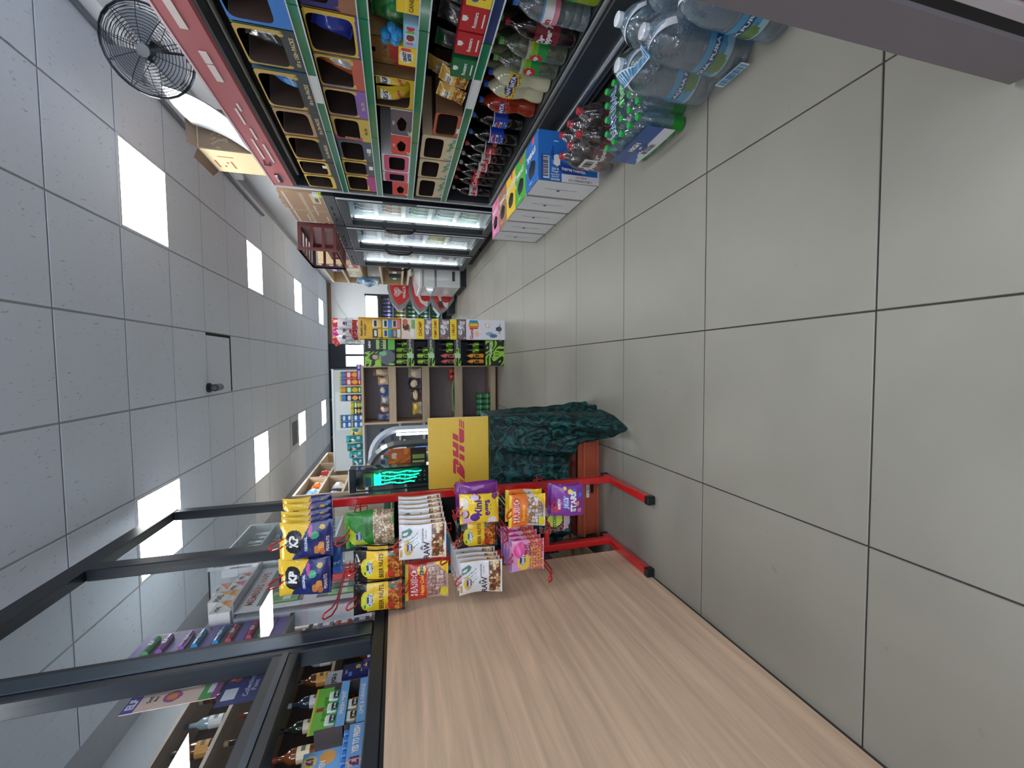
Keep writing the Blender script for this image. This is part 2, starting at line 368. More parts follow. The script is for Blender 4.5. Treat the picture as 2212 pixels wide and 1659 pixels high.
# thin white cable hanging loose on the far wall
pts = [(1.95 - .9 * t, 11.93, 2.72 - .12 * t - .42 * t * t) for t in [k / 10 for k in range(11)]]
tag(B((225, 227, 226)).tube(pts, .012, 6).obj('loose_cable', 'plastic'), 'thin white cable drooping across the far white wall', 'cable')
t = thing('wall_button', 'small white wall socket with a red button on the far wall', 'switch', (.74, 11.94, 2.5))
B((226, 226, 222)).box(-.06, .06, -.03, 0, -.09, .09, ch=.008).obj('plate', 'plastic', t)
B((200, 40, 40)).tube([(0, -.03, 0), (0, -.045, 0)], .03, 14).obj('button', 'plastic', t)
t = thing('wall_hook', 'round black knob fixed to the far white wall', 'knob', (.93, 11.94, 2.62))
B((28, 30, 34)).tube([(0, 0, 0), (0, -.03, 0), (0, -.05, 0)], [.03, .06, .045], 16).obj('knob', 'plastic', t, smooth=True)
# ================================================================= RIGHT: open multideck chiller and what stands on it
XF, YN, YE = 1.45, .95, 3.76            # front line, near end, far end
SHELF = [1.545, 1.278, 1.032, .752]     # shelf tops from the top down
DECK = .33
md = thing('multideck_chiller', 'tall open-fronted multideck chiller with red canopy and green shelf edges', 'chiller', (XF, YN, 0))
LEN = YE - YN
def mp(b, n, mat='black', smooth=False, parent=None): return b.obj(n, mat, parent or md, smooth=smooth)
mp(B((38, 36, 38)).box(.55, .72, 0, LEN, .12, 2.07), 'back_panel')
mp(B((26, 27, 30)).box(.12, .70, 0, LEN, 0, .12), 'plinth', 'matte')
mp(B((120, 122, 122)).box(.03, .56, .02, LEN - .02, DECK - .012, DECK - .002), 'base_deck', 'metal')
fp = mp(B((52, 56, 62)).prism([(.0, .13), (.06, .1), (.06, .3), (.03, .315), (.0, .29)], 0, LEN, axis='y'), 'front_panel')
mp(B((150, 156, 162)).tube([(.012, 0, .312), (.012, LEN, .312)], .012, 8), 'front_rail', 'metal', True, fp)
mp(B((112, 118, 126)).tube([(-.008, 0, .155), (-.008, LEN, .155)], .026, 10), 'bumper', 'metal', True, fp)
mp(B((70, 75, 80)).tube([(.01, 0, .105), (.01, LEN, .105)], .018, 8), 'lower_bumper', 'metal', True, fp)
cn = mp(B((176, 84, 90)).prism([(.0, 1.925), (.012, 1.915), (.03, 2.075), (.0, 2.075)], 0, LEN, axis='y'), 'canopy', 'plastic')
mp(B((214, 190, 194)).box(-.003, .008, 0, LEN, 2.066, 2.078), 'canopy_trim', 'metal', parent=cn)
mp(B((66, 68, 72)).prism([(.01, 1.9), (.14, 1.86), (.2, 1.92), (.2, 2.06), (.03, 2.06)], 0, LEN, axis='y'), 'canopy_return', 'plastic', parent=cn)
mp(B((104, 106, 104)).tube([(.07, .05, 1.875), (.07, LEN - .1, 1.875)], .018, 10), 'air_curtain_tube', 'metal', True, parent=cn)
# peeled label strips left on the canopy, and its chrome badge
for y0, y1, z in ((1.0, 1.2, 2.005), (1.33, 1.41, 1.99), (1.42, 1.54, 1.99), (1.72, 1.79, 1.975), (1.77, 1.93, 1.998), (1.97, 2.1, 1.985), (2.1, 2.36, 2.015), (2.15, 2.4, 1.965)):
    mp(B((226, 214, 208)).box(-.004, -.001, y0, y1, z - .006 - .012 * (y1 < 1.6), z + .006 + .008 * (y1 < 1.6)), 'tape_residue', 'matte', parent=cn)
bd = mp(B((92, 60, 70)).box(-.008, 0, LEN - .21, LEN - .07, 1.985, 2.02, ch=.003), 'badge', 'plastic', parent=cn)
pts = [(-.011, LEN - .2 + .0118 * k, 2.0025 + .009 * (1 if k % 2 else -1)) for k in range(11)]
bd2 = B((225, 228, 232)).tube(pts, .0035, 5).obj('badge_script', 'chrome', cn)
mp(B((90, 88, 100)).tube([(-.003, LEN - .42, 2.03), (-.004, LEN - .36, 2.04), (-.004, LEN - .35, 2.0), (-.004, LEN - .4, 1.995)], .004, 5), 'scuff_mark', 'matte', parent=cn)
ep = mp(B((44, 47, 52)).box(.02, .72, LEN, LEN + .035, 0, 2.07), 'end_panel')
mp(B((196, 204, 208)).box(-.004, .02, LEN, LEN + .035, .1, 2.085, ch=.004), 'end_trim', 'metal', parent=ep)
mp(B((40, 43, 48)).box(.02, .72, -.035, 0, 0, 2.07), 'end_panel')
mp(B((210, 214, 218)).box(.02, .72, 0, LEN, 2.07, 2.085), 'top_panel', 'metal')
for k, z in enumerate(SHELF):
    s = mp(B((70, 72, 76)).box(.0, .56, .01, LEN - .01, z - .018, z), 'shelf', 'plastic')
    for q in range(3):
        y0 = .01 + q * (LEN - .02) / 3; y1 = y0 + (LEN - .02) / 3 - .006
        c = (36, 122, 84)
        if k == 3 and q < 1: c = (52, 66, 112)
        mp(B(c).box(-.012, .0, y0, y1, z - .035, z + .006), 'price_strip', 'gloss', parent=s)
        mp(B((206, 212, 214)).box(-.015, -.012, y0, y1, z - .04, z - .034).box(-.015, -.012, y0, y1, z + .004, z + .009), 'strip_lip', 'plastic', parent=s)
    for (qa, qb) in {0: [(1.36, 1.58)], 3: [(1.18, 1.42)]}.get(k, []):
        mp(B((214, 216, 214)).box(-.0145, -.012, qa, qb, z - .033, z + .003), 'paper_strip', 'matte', parent=s)
# ---- shelf-ready cartons: a carton with a cut-out front, built facing -Y
CARDB = (176, 142, 92)
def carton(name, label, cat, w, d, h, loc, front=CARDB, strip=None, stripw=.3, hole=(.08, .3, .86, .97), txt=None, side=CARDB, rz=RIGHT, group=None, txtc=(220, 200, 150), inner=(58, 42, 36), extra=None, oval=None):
    t = thing(name, label, cat, loc, rz, group); k = .004
    sh = B(side).box(-w / 2, -w / 2 + k, 0, d, 0, h).box(w / 2 - k, w / 2, 0, d, 0, h).box(-w / 2, w / 2, d - k, d, 0, h).box(-w / 2, w / 2, 0, d, 0, k)
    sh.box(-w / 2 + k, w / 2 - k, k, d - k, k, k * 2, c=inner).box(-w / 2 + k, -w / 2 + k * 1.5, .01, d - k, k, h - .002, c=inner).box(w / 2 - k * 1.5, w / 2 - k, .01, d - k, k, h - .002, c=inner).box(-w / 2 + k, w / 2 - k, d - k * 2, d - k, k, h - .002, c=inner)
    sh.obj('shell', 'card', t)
    f = B(front); x0, z0, x1, z1 = hole; P = lambda u, v: (-w / 2 + u * w, 0, v * h)
    fn = lambda u, v: P(u, v)
    n = 14; loop = []
    cx, cz, rx, rz_ = (x0 + x1) / 2, (z0 + z1) / 2, (x1 - x0) / 2, (z1 - z0) / 2
    pw = 2 if oval else 7
    inner_l, outer_l = [], []
    for q in range(4 * n):
        a = 2 * PI * (q + .5) / (4 * n); ca, sa = math.cos(a), math.sin(a)
        e = (abs(ca) ** pw + abs(sa) ** pw) ** (-1 / pw)
        wob = 1 + (.05 * math.sin(5 * a + 1) + .03 * math.sin(9 * a) if oval else 0)
        inner_l.append((cx + rx * ca * e * wob, cz + rz_ * sa * e * wob))
        g = 1 / max(abs(ca), abs(sa)); outer_l.append((min(1, max(0, .5 + .5 * ca * g)), min(1, max(0, .5 + .5 * sa * g))))
    m_ = 4 * n
    def colr(u, v):
        c = front
        if strip and v < stripw: c = strip
        if extra: c = paint(extra, u, v, c)
        return c
    for q in range(m_):
        a, b_ = q, (q + 1) % m_
        for s0, s1 in ((0, .34), (.34, .67), (.67, 1)):
            def lp(i, s): return tuple(inner_l[i][k2] * (1 - s) + outer_l[i][k2] * s for k2 in (0, 1))
            q4 = [lp(a, s0), lp(b_, s0), lp(b_, s1), lp(a, s1)]
            um, vm = sum(p[0] for p in q4) / 4, sum(p[1] for p in q4) / 4
            f.add([P(*p) for p in q4] , [(0, 1, 2, 3)], colr(um, vm))
    if strip and stripw > 0 and hole[1] >= stripw - .02:
        f.add([(p[0], -.0008, p[2]) for p in (P(0, 0), P(1, 0), P(1, min(stripw, hole[1]) - .01), P(0, min(stripw, hole[1]) - .01))], [(0, 1, 2, 3)], strip)
    if extra:
        for e in extra:
            if e[0] == 't': f.text(fn, *e[1:])
            if e[0] == 'p': f.add([(P(u, v)[0], -.0012, P(u, v)[2]) for u, v in ((e[1], e[2]), (e[3], e[2]), (e[3], e[4]), (e[1], e[4]))], [(0, 1, 2, 3)], e[5])
    if txt: f.text(fn, txt, .5, stripw * .5, .1, txtc, asp=w / h, wmax=.8, bold=.03, off=.002)
    f.obj('front_panel', 'card', t)
    return t
def pouch(w, h, t_, spec, back, crimp=.06, seed=1, nu=20, nv=24, wob=.004, mat='film'):
    """pillow bag standing in the XZ plane, printed side towards -Y, origin at the foot"""
    rnd = random.Random(seed); ph = [rnd.uniform(0, 6.3) for _ in range(6)]
    def z_(u, v):
        u = min(1, max(0, u)); v = min(1, max(0, v))
        e = max(0, math.sin(PI * min(1, max(0, (v - crimp) / (1 - 2 * crimp))))) ** .55 if crimp < v < 1 - crimp else 0
        s = max(0, math.sin(PI * u)) ** .5
        return t_ / 2 * e * s + wob * (math.sin(9 * u + 5 * v + ph[0]) + .6 * math.sin(17 * v - 8 * u + ph[1])) * s * .5
    def xw(u, v): return (u - .5) * w * (1 - .05 * math.sin(PI * v) ** .5 if 0 < v < 1 else 1) + wob * .6 * math.sin(6 * v + ph[2])
    F = lambda u, v: (xw(u, v), -z_(u, v) + wob * 1.2 * math.sin(5 * v + ph[3]), v * h)
    G = lambda u, v: (xw(u, v), z_(u, v) * .8 + wob * 1.2 * math.sin(5 * v + ph[3]) + .0015, v * h)
    b = B(back); b.surf(F, nu, nv, spec, back); b.surf(G, max(6, nu // 3), max(6, nv // 3), None, back, True)
    return b
def shelf_y(y): return y
# shelf 1 (top): big crisp cartons
z1, z2, z3, z4 = SHELF
XS = XF + .004
DK = (62, 66, 66)
G1 = 'open crisp cartons on the top chiller shelf'
def row(name, zs, h, items, d=.3):
    out = []
    for (ya, yb, label, kw) in items:
        hh = kw.pop('h', h)
        out.append(carton(name, label, 'carton', yb - ya - .008, d, hh, (XS, (ya + yb) / 2, zs), **kw))
    return out
YEL = (214, 182, 84)
row('crisp_carton', z1, .26, [
    (1.72, 2.06, 'blue crisp carton with a red heart badge on the top chiller shelf', dict(front=(58, 122, 200), hole=(.06, .3, .8, .97), extra=[('e', .86, .16, .07, .09, WHITE), ('e', .86, .16, .05, .065, (200, 50, 70))], side=(60, 120, 110))),
    (2.06, 2.32, 'dark green crisp carton holding a black and silver bag, top chiller shelf', dict(front=(196, 164, 80), strip=DK, stripw=.26, hole=(.05, .3, .9, .97), txt='10 x 150g PACKS', side=(70, 104, 92))),
    (2.34, 2.66, 'blue crisp carton with one blue bag left, top chiller shelf', dict(front=(196, 164, 80), strip=DK, stripw=.26, hole=(.05, .3, .9, .97), txt='18 x 70g PACKS', side=(72, 96, 118))),
    (2.66, 2.95, 'plain brown crisp carton with a tan front, next to the carton holding one blue bag', dict(front=(176, 142, 104), strip=DK, stripw=.26, hole=(.05, .32, .9, .97), txt='18 x 70g PACKS')),
    (2.95, 3.27, 'empty crisp carton with an orange rim on the top chiller shelf', dict(front=(196, 164, 80), strip=DK, stripw=.26, hole=(.05, .3, .92, .97), txt='10 x 70g PACKS', side=(190, 120, 80))),
    (3.27, 3.5, 'yellow fronted crisp carton with a white sticker, top chiller shelf', dict(front=YEL, strip=DK, stripw=.24, hole=(.06, .3, .9, .97), side=(150, 90, 100), extra=[('p', .55, .28, .75, .4, WHITE)])),
    (3.5, 3.74, 'yellow fronted crisp carton at the glass fridge end of the top shelf', dict(front=YEL, strip=DK, stripw=.2, hole=(.06, .3, .9, .97), side=(150, 120, 90)))])
row('snack_carton', z2, .225, [
    (1.62, 1.9, 'navy snack carton with a tan card end on the second chiller shelf', dict(front=(46, 44, 110), strip=(150, 100, 72), stripw=.34, hole=(.1, .5, .8, .97), side=(52, 50, 120))),
    (1.9, 2.16, 'wide yellow-edged snack carton holding shiny blue bags', dict(front=(216, 180, 62), strip=(88, 70, 150), stripw=.1, hole=(.04, .14, .9, .97), side=(160, 120, 80))),
    (2.16, 2.4, 'snack carton with a red label and one silver bag', dict(front=(208, 172, 84), strip=(190, 92, 74), stripw=.24, hole=(.04, .28, .92, .97), side=(150, 150, 155))),
    (2.4, 2.66, 'snack carton with a lilac label reading 18 x 72g', dict(front=(206, 170, 92), strip=(136, 100, 170), stripw=.26, hole=(.05, .3, .92, .97), txt='18 x 72g', side=(150, 110, 170))),
    (2.66, 2.92, 'yellow and pink snack carton with a torn front', dict(front=(204, 172, 88), strip=(206, 176, 82), stripw=.28, hole=(.06, .32, .9, .93), txt='18 x 72g', txtc=(60, 50, 40), extra=[('r', 0, 0, .2, 1, (178, 74, 136)), ('t', 'CHEESE', .12, .55, .08, (230, 190, 90), 1.1, PI / 2)])),
    (2.92, 3.2, 'slate grey snack carton on the second chiller shelf', dict(front=(84, 92, 108), strip=(84, 92, 108), stripw=.26, hole=(.06, .3, .9, .9), txt='18 x 72g', extra=[('r', 0, 0, .12, 1, YEL), ('p', .5, .08, .7, .2, WHITE)])),
    (3.2, 3.43, 'yellow snack carton beside the slate grey one', dict(front=YEL, strip=(90, 86, 96), stripw=.26, hole=(.06, .3, .9, .95), extra=[('p', .5, .08, .75, .2, WHITE)])),
    (3.43, 3.72, 'snack carton with a pink label at the glass fridge end of the second shelf', dict(front=YEL, strip=(170, 74, 130), stripw=.3, hole=(.06, .34, .9, .95), extra=[('r', .0, 0, .4, .3, YEL)]))])
BEIGE = (204, 184, 150)
LEAF = [('t', 'vegan', .62, .12, .13, (90, 150, 90), 1.2), ('w', 0, 0, 1, .28, 26, 14, .75, (110, 160, 170))]
row('snack_carton', z3, .15, [
    (2.51, 2.78, 'grey snack box with an oval torn hole and cream disc', dict(front=(104, 88, 92), hole=(.18, .3, .72, .72), oval=1, side=WHITE, extra=[('e', .1, .12, .09, .1, (206, 202, 150)), ('t', 'FIZZ', .5, .88, .09, WHITE, 1.6)], h=.13)),
    (2.78, 3.03, 'red snack box with an oval torn hole beside the grey one', dict(front=(216, 74, 64), hole=(.18, .3, .72, .72), oval=1, side=WHITE, extra=[('e', .1, .12, .09, .1, (206, 202, 150)), ('t', 'FIZZ', .5, .88, .09, WHITE, 1.6)], h=.13)),
    (3.03, 3.31, 'pink and white snack box with a square cut-out', dict(front=(214, 96, 132), hole=(.16, .2, .84, .74), side=WHITE, extra=[('r', 0, .92, 1, 1, WHITE), ('r', 0, 0, 1, .06, WHITE), ('r', .0, 0, .05, 1, WHITE), ('r', .95, 0, 1, 1, WHITE)], h=.2)),
    (3.31, 3.48, 'narrow pink and white snack box beside the wider one', dict(front=(214, 96, 132), hole=(.16, .2, .84, .74), side=WHITE, extra=[('r', 0, .92, 1, 1, WHITE), ('r', 0, 0, 1, .06, WHITE)], h=.2)),
    (3.48, 3.74, 'red snack box at the glass fridge end of the third shelf', dict(front=(214, 76, 70), hole=(.18, .3, .72, .72), oval=1, side=WHITE, extra=[('e', .1, .12, .09, .1, (206, 202, 150))], h=.13))], d=.34)
carton('snack_carton', 'brown snack carton with a yellow animal-shaped print on red', 'carton', .18, .3, .225, (XS + .055, 2.147, z3), front=(150, 108, 58), strip=(176, 52, 50), stripw=.45, hole=(.42, .86, .58, .93), txt=None, extra=[('p', .3, .08, .48, .3, (210, 160, 40)), ('p', .48, .2, .66, .38, (210, 160, 40)), ('t', '12 x 16g', .5, .66, .1, (60, 44, 30), .8)])
carton('snack_carton', 'yellow tray carton that holds the two yellow snack bags', 'carton', .26, .3, .228, (XS, 2.37, z3), front=(206, 170, 40), hole=(.04, .12, .96, .98), side=(118, 92, 60))
SKP = [('e', .5, .78, .38, .15, WHITE), ('t', 'SKiPS', .5, .78, .14, (30, 30, 50), .6, 0, .03), ('e', .5, .4, .3, .2, (240, 196, 80)), ('t', 'PRAWN', .5, .36, .09, (214, 60, 60), .6, .3, .03)]
for k, (z, y) in enumerate(((z3 + .012, 2.31), (z3 + .012, 2.43))):
    o = pouch(.115, .19, .05, SKP, (226, 196, 40), seed=k + 3).obj('snack_bag', 'film', None, (XS + .06, y, z), (.16, 0, RIGHT), smooth=True)
    tag(o, 'glossy yellow snack bag with white cloud lettering in the yellow tray carton', 'snack bag', 'yellow snack bags in the tray')
row('snack_carton', z4, .22, [
    (2.47, 2.72, 'low brown carton with an orange scalloped front and white ticket', dict(front=(186, 92, 56), hole=(.04, .16, .96, .9), extra=[('p', .2, .02, .42, .12, WHITE)], side=(120, 84, 60), h=.16)),
    (2.72, 3.04, 'beige kraft snack carton with green leaf print beside the orange fronted one', dict(front=BEIGE, hole=(.06, .36, .88, .9), extra=LEAF, side=(196, 176, 142))),
    (3.04, 3.34, 'beige kraft snack carton with green leaf print, between two like it', dict(front=BEIGE, hole=(.06, .36, .88, .9), extra=LEAF, side=(196, 176, 142))),
    (3.34, 3.72, 'beige kraft snack carton with green leaf print at the glass fridge end of the shelf', dict(front=BEIGE, hole=(.06, .36, .88, .9), extra=LEAF, side=(196, 176, 142)))], d=.36)
# bags slumped inside the cartons
def bagat(label, w, h, t_, spec, back, loc, rz=RIGHT, tilt=(0, 0), seed=1, cat='snack bag', name='snack_bag', mat='film', group=None):
    o = pouch(w, h, t_, spec, back, seed=seed).obj(name, mat, None, loc, (tilt[0], tilt[1], rz), smooth=True)
    return tag(o, label, cat, group)
bagat('black crisp bag with a silver foil corner leaning out of the dark green carton', .15, .2, .06, [('d', 1, .6, .95, (196, 200, 204))], (30, 38, 42), (XS + .06, 2.222, z1 + .036), tilt=(-.1, .35), seed=5)
bagat('blue and white crisp bag lying in the blue top shelf carton', .14, .2, .06, [('d', 1, .4, .85, (210, 222, 232)), ('e', .4, .4, .2, .2, (110, 170, 220))], (44, 110, 190), (XS + .06, 2.52, z1 + .036), tilt=(-.2, .4), seed=6)
bagat('shiny royal blue snack bag in the wide yellow-edged carton', .16, .17, .07, [('d', 1, .5, 1.05, (150, 160, 214))], (46, 62, 168), (XS + .06, 2.055, z2 + .032), tilt=(-.1, .3), seed=7)
bagat('silver and orange snack bag in the red label carton', .13, .19, .05, [('r', 0, 0, .45, 1, (196, 100, 44))], (188, 190, 194), (XS + .055, 2.31, z2 + .03), tilt=(-.1, .35), seed=8)
# sweets at the near end of shelf 3 and 4
bagat('translucent green sweets bag on the third chiller shelf', .26, .2, .05, [('w', 0, 0, 1, 1, 9, 12, .4, (40, 140, 84))], (84, 176, 96), (XS + .09, 1.9, z3 + .006), seed=11, tilt=(-.15, .0), cat='sweets bag', name='sweets_bag')
bagat('dark green and blue sweets bag beside the blue BO box on the third shelf', .22, .215, .05, [('e', .3, .4, .3, .3, (34, 84, 160)), ('e', .6, .7, .2, .1, (60, 170, 90))], (26, 74, 48), (XS + .09, 1.64, z3 + .004), seed=12, tilt=(-.12, .0), cat='sweets bag', name='sweets_bag')
b = B((38, 140, 206))
for k, (dx, dz, r) in enumerate(((0, .03, .03), (.035, .035, .027), (-.03, .05, .022), (.01, .075, .024), (.045, .08, .02))): b.lathe([(0, -r), (r * .7, -r * .7), (r, 0), (r * .7, r * .7), (0, r)], 12, at=(0, dx, dz))
tag(b.obj('sweet_toy', 'gloss', None, (XS + .018, 1.975, z3 + .0675), smooth=True), 'shiny blue bubble-shaped sweet toy beside the green sweets bag', 'sweet toy')
def carded(label, w, h, spec, base, loc, rz=RIGHT, tilt=0):
    t = thing('sweets_box', label, 'sweets box', loc, rz, None, (tilt, 0, rz))
    F = lambda u, v: ((u - .5) * w, 0, v * h)
    b = B(base).surf(F, 18, 18, spec, base); b.box(-w / 2, w / 2, .0015, .05, 0, h)
    b.obj('carton', 'print', t)
    return t
carded('yellow sweets box with a scalloped edge on the third chiller shelf', .12, .09, [('e', .75, .15, .12, .16, (206, 60, 60)), ('r', 0, .55, 1, .6, (240, 214, 90)), ('t', 'CANDY', .45, .35, .2, (90, 80, 40), 1.3)], (238, 200, 40), (XS - .002, 1.77, z3 + .008))
carded('pale blue sweets box with a burger print on the third chiller shelf', .13, .06, [('e', .4, .5, .3, .4, (190, 214, 236)), ('e', .42, .5, .15, .3, (120, 60, 40)), ('e', .82, .5, .08, .3, (206, 50, 60)), ('r', .6, .2, .72, .8, (110, 180, 70)), ('r', .1, .3, .2, .8, (220, 90, 130))], (150, 196, 230), (XS - .002, 1.95, z3 + .008))
carded('yellow sweets box with white outlined lettering next to the brown animal print carton', .12, .08, [('e', .5, .55, .34, .4, WHITE), ('t', 'CRAZY', .5, .66, .2, (40, 40, 70), 1.5, .1, .05), ('t', 'BITES', .5, .38, .2, (40, 40, 70), 1.5, .1, .05), ('e', .86, .6, .1, .3, (214, 60, 70))], (240, 206, 50), (XS - .002, 2.079, z3 + .008))
carded('blue and white sweets box with the letters BO on the third chiller shelf', .13, .1, [('r', 0, .5, 1, 1, (238, 240, 242)), ('t', 'BO', .5, .6, .3, (30, 60, 150), 1.3, 0, .05)], (70, 150, 220), (XS - .002, 1.62, z3 + .008))
# chocolate and sweets on shelf 4
RTR = lambda c: [('e', .5, .84, .12, .11, WHITE), ('t', 'Roasters', .5, .45, .16, WHITE, 1.2, .0, .03), ('r', .2, .1, .8, .14, WHITE)]
for k, (y, c, lb) in enumerate(((1.79, (188, 36, 44), 'red nut tray box with a white oval, next to the small yellow box'), (1.93, (188, 36, 44), 'red nut tray box between the yellow sweets and the green tray'), (2.09, (24, 104, 60), 'dark green nut tray box with a white oval'))):
    carded(lb, .13, .11, RTR(c), c, (XS - .002, y, z4 + .008))
for k, (y, z, c) in enumerate(((1.815, .12, (196, 66, 58)), (1.928, .12, (60, 56, 62)), (2.075, .12, (34, 90, 58)), (1.865, .19, (34, 36, 42)), (1.985, .19, (34, 36, 42)))):
    bagat('black roasted nut bag with grey lettering stacked above the red and green trays', .105, .19 if z < .15 else .21, .045, [('r', 0, .75, 1, 1, c), ('t', 'Roasters', .5, .4, .14, (190, 196, 200), .9, .2, .03)], (58, 54, 62), (XS + .085 + .07 * (z > .15), y, z4 + .008), seed=20 + k, tilt=(-.2, .05), cat='nut bag', name='nut_bag', group='black nut bags above the trays')
bagat('bright yellow sweets bag with a red top on the lowest shelf', .2, .2, .04, [('r', .05, .75, .95, 1, (226, 84, 60)), ('e', .6, .4, .2, .2, (214, 60, 70))], (234, 220, 40), (XS + .085, 1.62, z4 + .004), seed=31, cat='sweets bag', name='sweets_bag')
carded('orange sweets box with blue lettering on the lowest shelf', .1, .1, [('t', 'Jelly', .5, .7, .26, (40, 60, 150), 1, 0, .05), ('e', .4, .3, .3, .2, (240, 130, 90))], (236, 110, 60), (XS - .004, 1.582, z4 + .008))
carded('small yellow sweets box with a blue swirl below the bright yellow bag', .09, .1, [('e', .5, .7, .3, .16, (60, 90, 180)), ('e', .5, .35, .1, .1, (210, 60, 60))], (240, 214, 60), (XS - .004, 1.677, z4 + .008))
GOLD = [('w', 0, 0, 1, 1, 10, 8, .2, (238, 206, 120)), ('r', .3, .55, .75, .8, (236, 232, 224)), ('n', 0, 0, 1, .4, .12, [(206, 140, 60), (236, 196, 110), (190, 110, 50)]), ('t', 'GOLD', .5, .66, .12, (90, 70, 30), 1, 0, .04)]
for k, (y, dz, dx, tl) in enumerate(((2.245, .014, .03, .1), (2.372, .014, .03, .1), (2.29, .01, .1, -.05))):
    bagat('golden wafer biscuit bag with a white panel beside the dark green tray', .115, .15 if k < 2 else .21, .05, GOLD, (226, 178, 82), (XS + dx, y, z4 + dz), seed=40 + k, tilt=(-.25, tl), cat='biscuit bag', name='biscuit_bag', group='golden biscuit bags on the lowest shelf')
# ================================================================= bottles
PROF = {  # (radius / r, z / H)
    'std': [(.62, 0), (.92, .012), (1, .05), (1, .30), (.96, .33), (1, .36), (1, .58), (.985, .63), (.9, .71), (.7, .79), (.42, .86), (.28, .9), (.25, .925), (.25, .95)],
    'fanta': [(.62, 0), (.92, .012), (1, .06), (.98, .16), (.8, .28), (.78, .33), (.95, .44), (1, .5), (1, .68), (.93, .74), (.7, .82), (.4, .89), (.26, .915), (.25, .95)],
    'ridge': [(.7, 0), (1, .02), (1, .1), (.95, .115), (1, .13), (1, .21), (.95, .225), (1, .24), (1, .33), (.95, .345), (1, .36), (1, .64), (.97, .68), (.85, .76), (.6, .84), (.32, .9), (.25, .92), (.25, .95)],
    'jug': [(.75, 0), (.98, .015), (1, .05), (.96, .065), (1, .08), (1, .15), (.965, .165), (1, .18), (1, .46), (.97, .475), (1, .49), (1, .6), (.97, .68), (.86, .78), (.62, .87), (.36, .92), (.3, .935), (.3, .955)],
    'small': [(.7, 0), (1, .02), (1, .62), (.9, .72), (.6, .84), (.42, .9), (.4, .95)],
    'wine': [(.9, 0), (1, .02), (1, .55), (.95, .62), (.6, .7), (.4, .75), (.36, .95)]}
def cyl(r, z0, z1, a=1.0, ph=0):
    return lambda u, v: (r * math.cos(-PI / 2 + ph + (u - .5) * 2 * PI * a), r * math.sin(-PI / 2 + ph + (u - .5) * 2 * PI * a), z0 + (z1 - z0) * v)
def bottle(name, label, H, r, prof, liquid, capc, lab=None, body='liquid', spec=None, labc=WHITE, loc=(0, 0, 0), rz=0, cat='bottle', group=None, n=20, ph=0, nu=44, nv=16):
    t = thing(name, label, cat, loc, rz, group)
    B(liquid).lathe([(a * r, z * H) for a, z in PROF[prof]], n).obj('body', body, t, smooth=True)
    c = B(capc); cr = r * (.3 if prof != 'small' else .44); c.lathe([(cr, .932 * H), (cr, .995 * H), (cr * .85, H)], 16); c.obj('cap', 'plastic', t, smooth=True)
    if lab:
        z0, z1 = lab[0] * H, lab[1] * H; rr = r * (lab[2] if len(lab) > 2 else 1) + .0012
        B(labc).surf(cyl(rr, z0, z1, 1, ph), nu, nv, spec, labc).obj('label', 'gloss', t, smooth=True)
    return t
H2, R2 = .335, .052
A2 = lambda f: 2 * PI * R2 / (H2 * f)
def reps(st, v, h, c, f, bold=.04, shear=0, us=(.26, .5, .76), wmax=.3, rot=0): return [('t', st, u, v, h, c, A2(f), rot, bold, shear, .0012, wmax) for u in us]
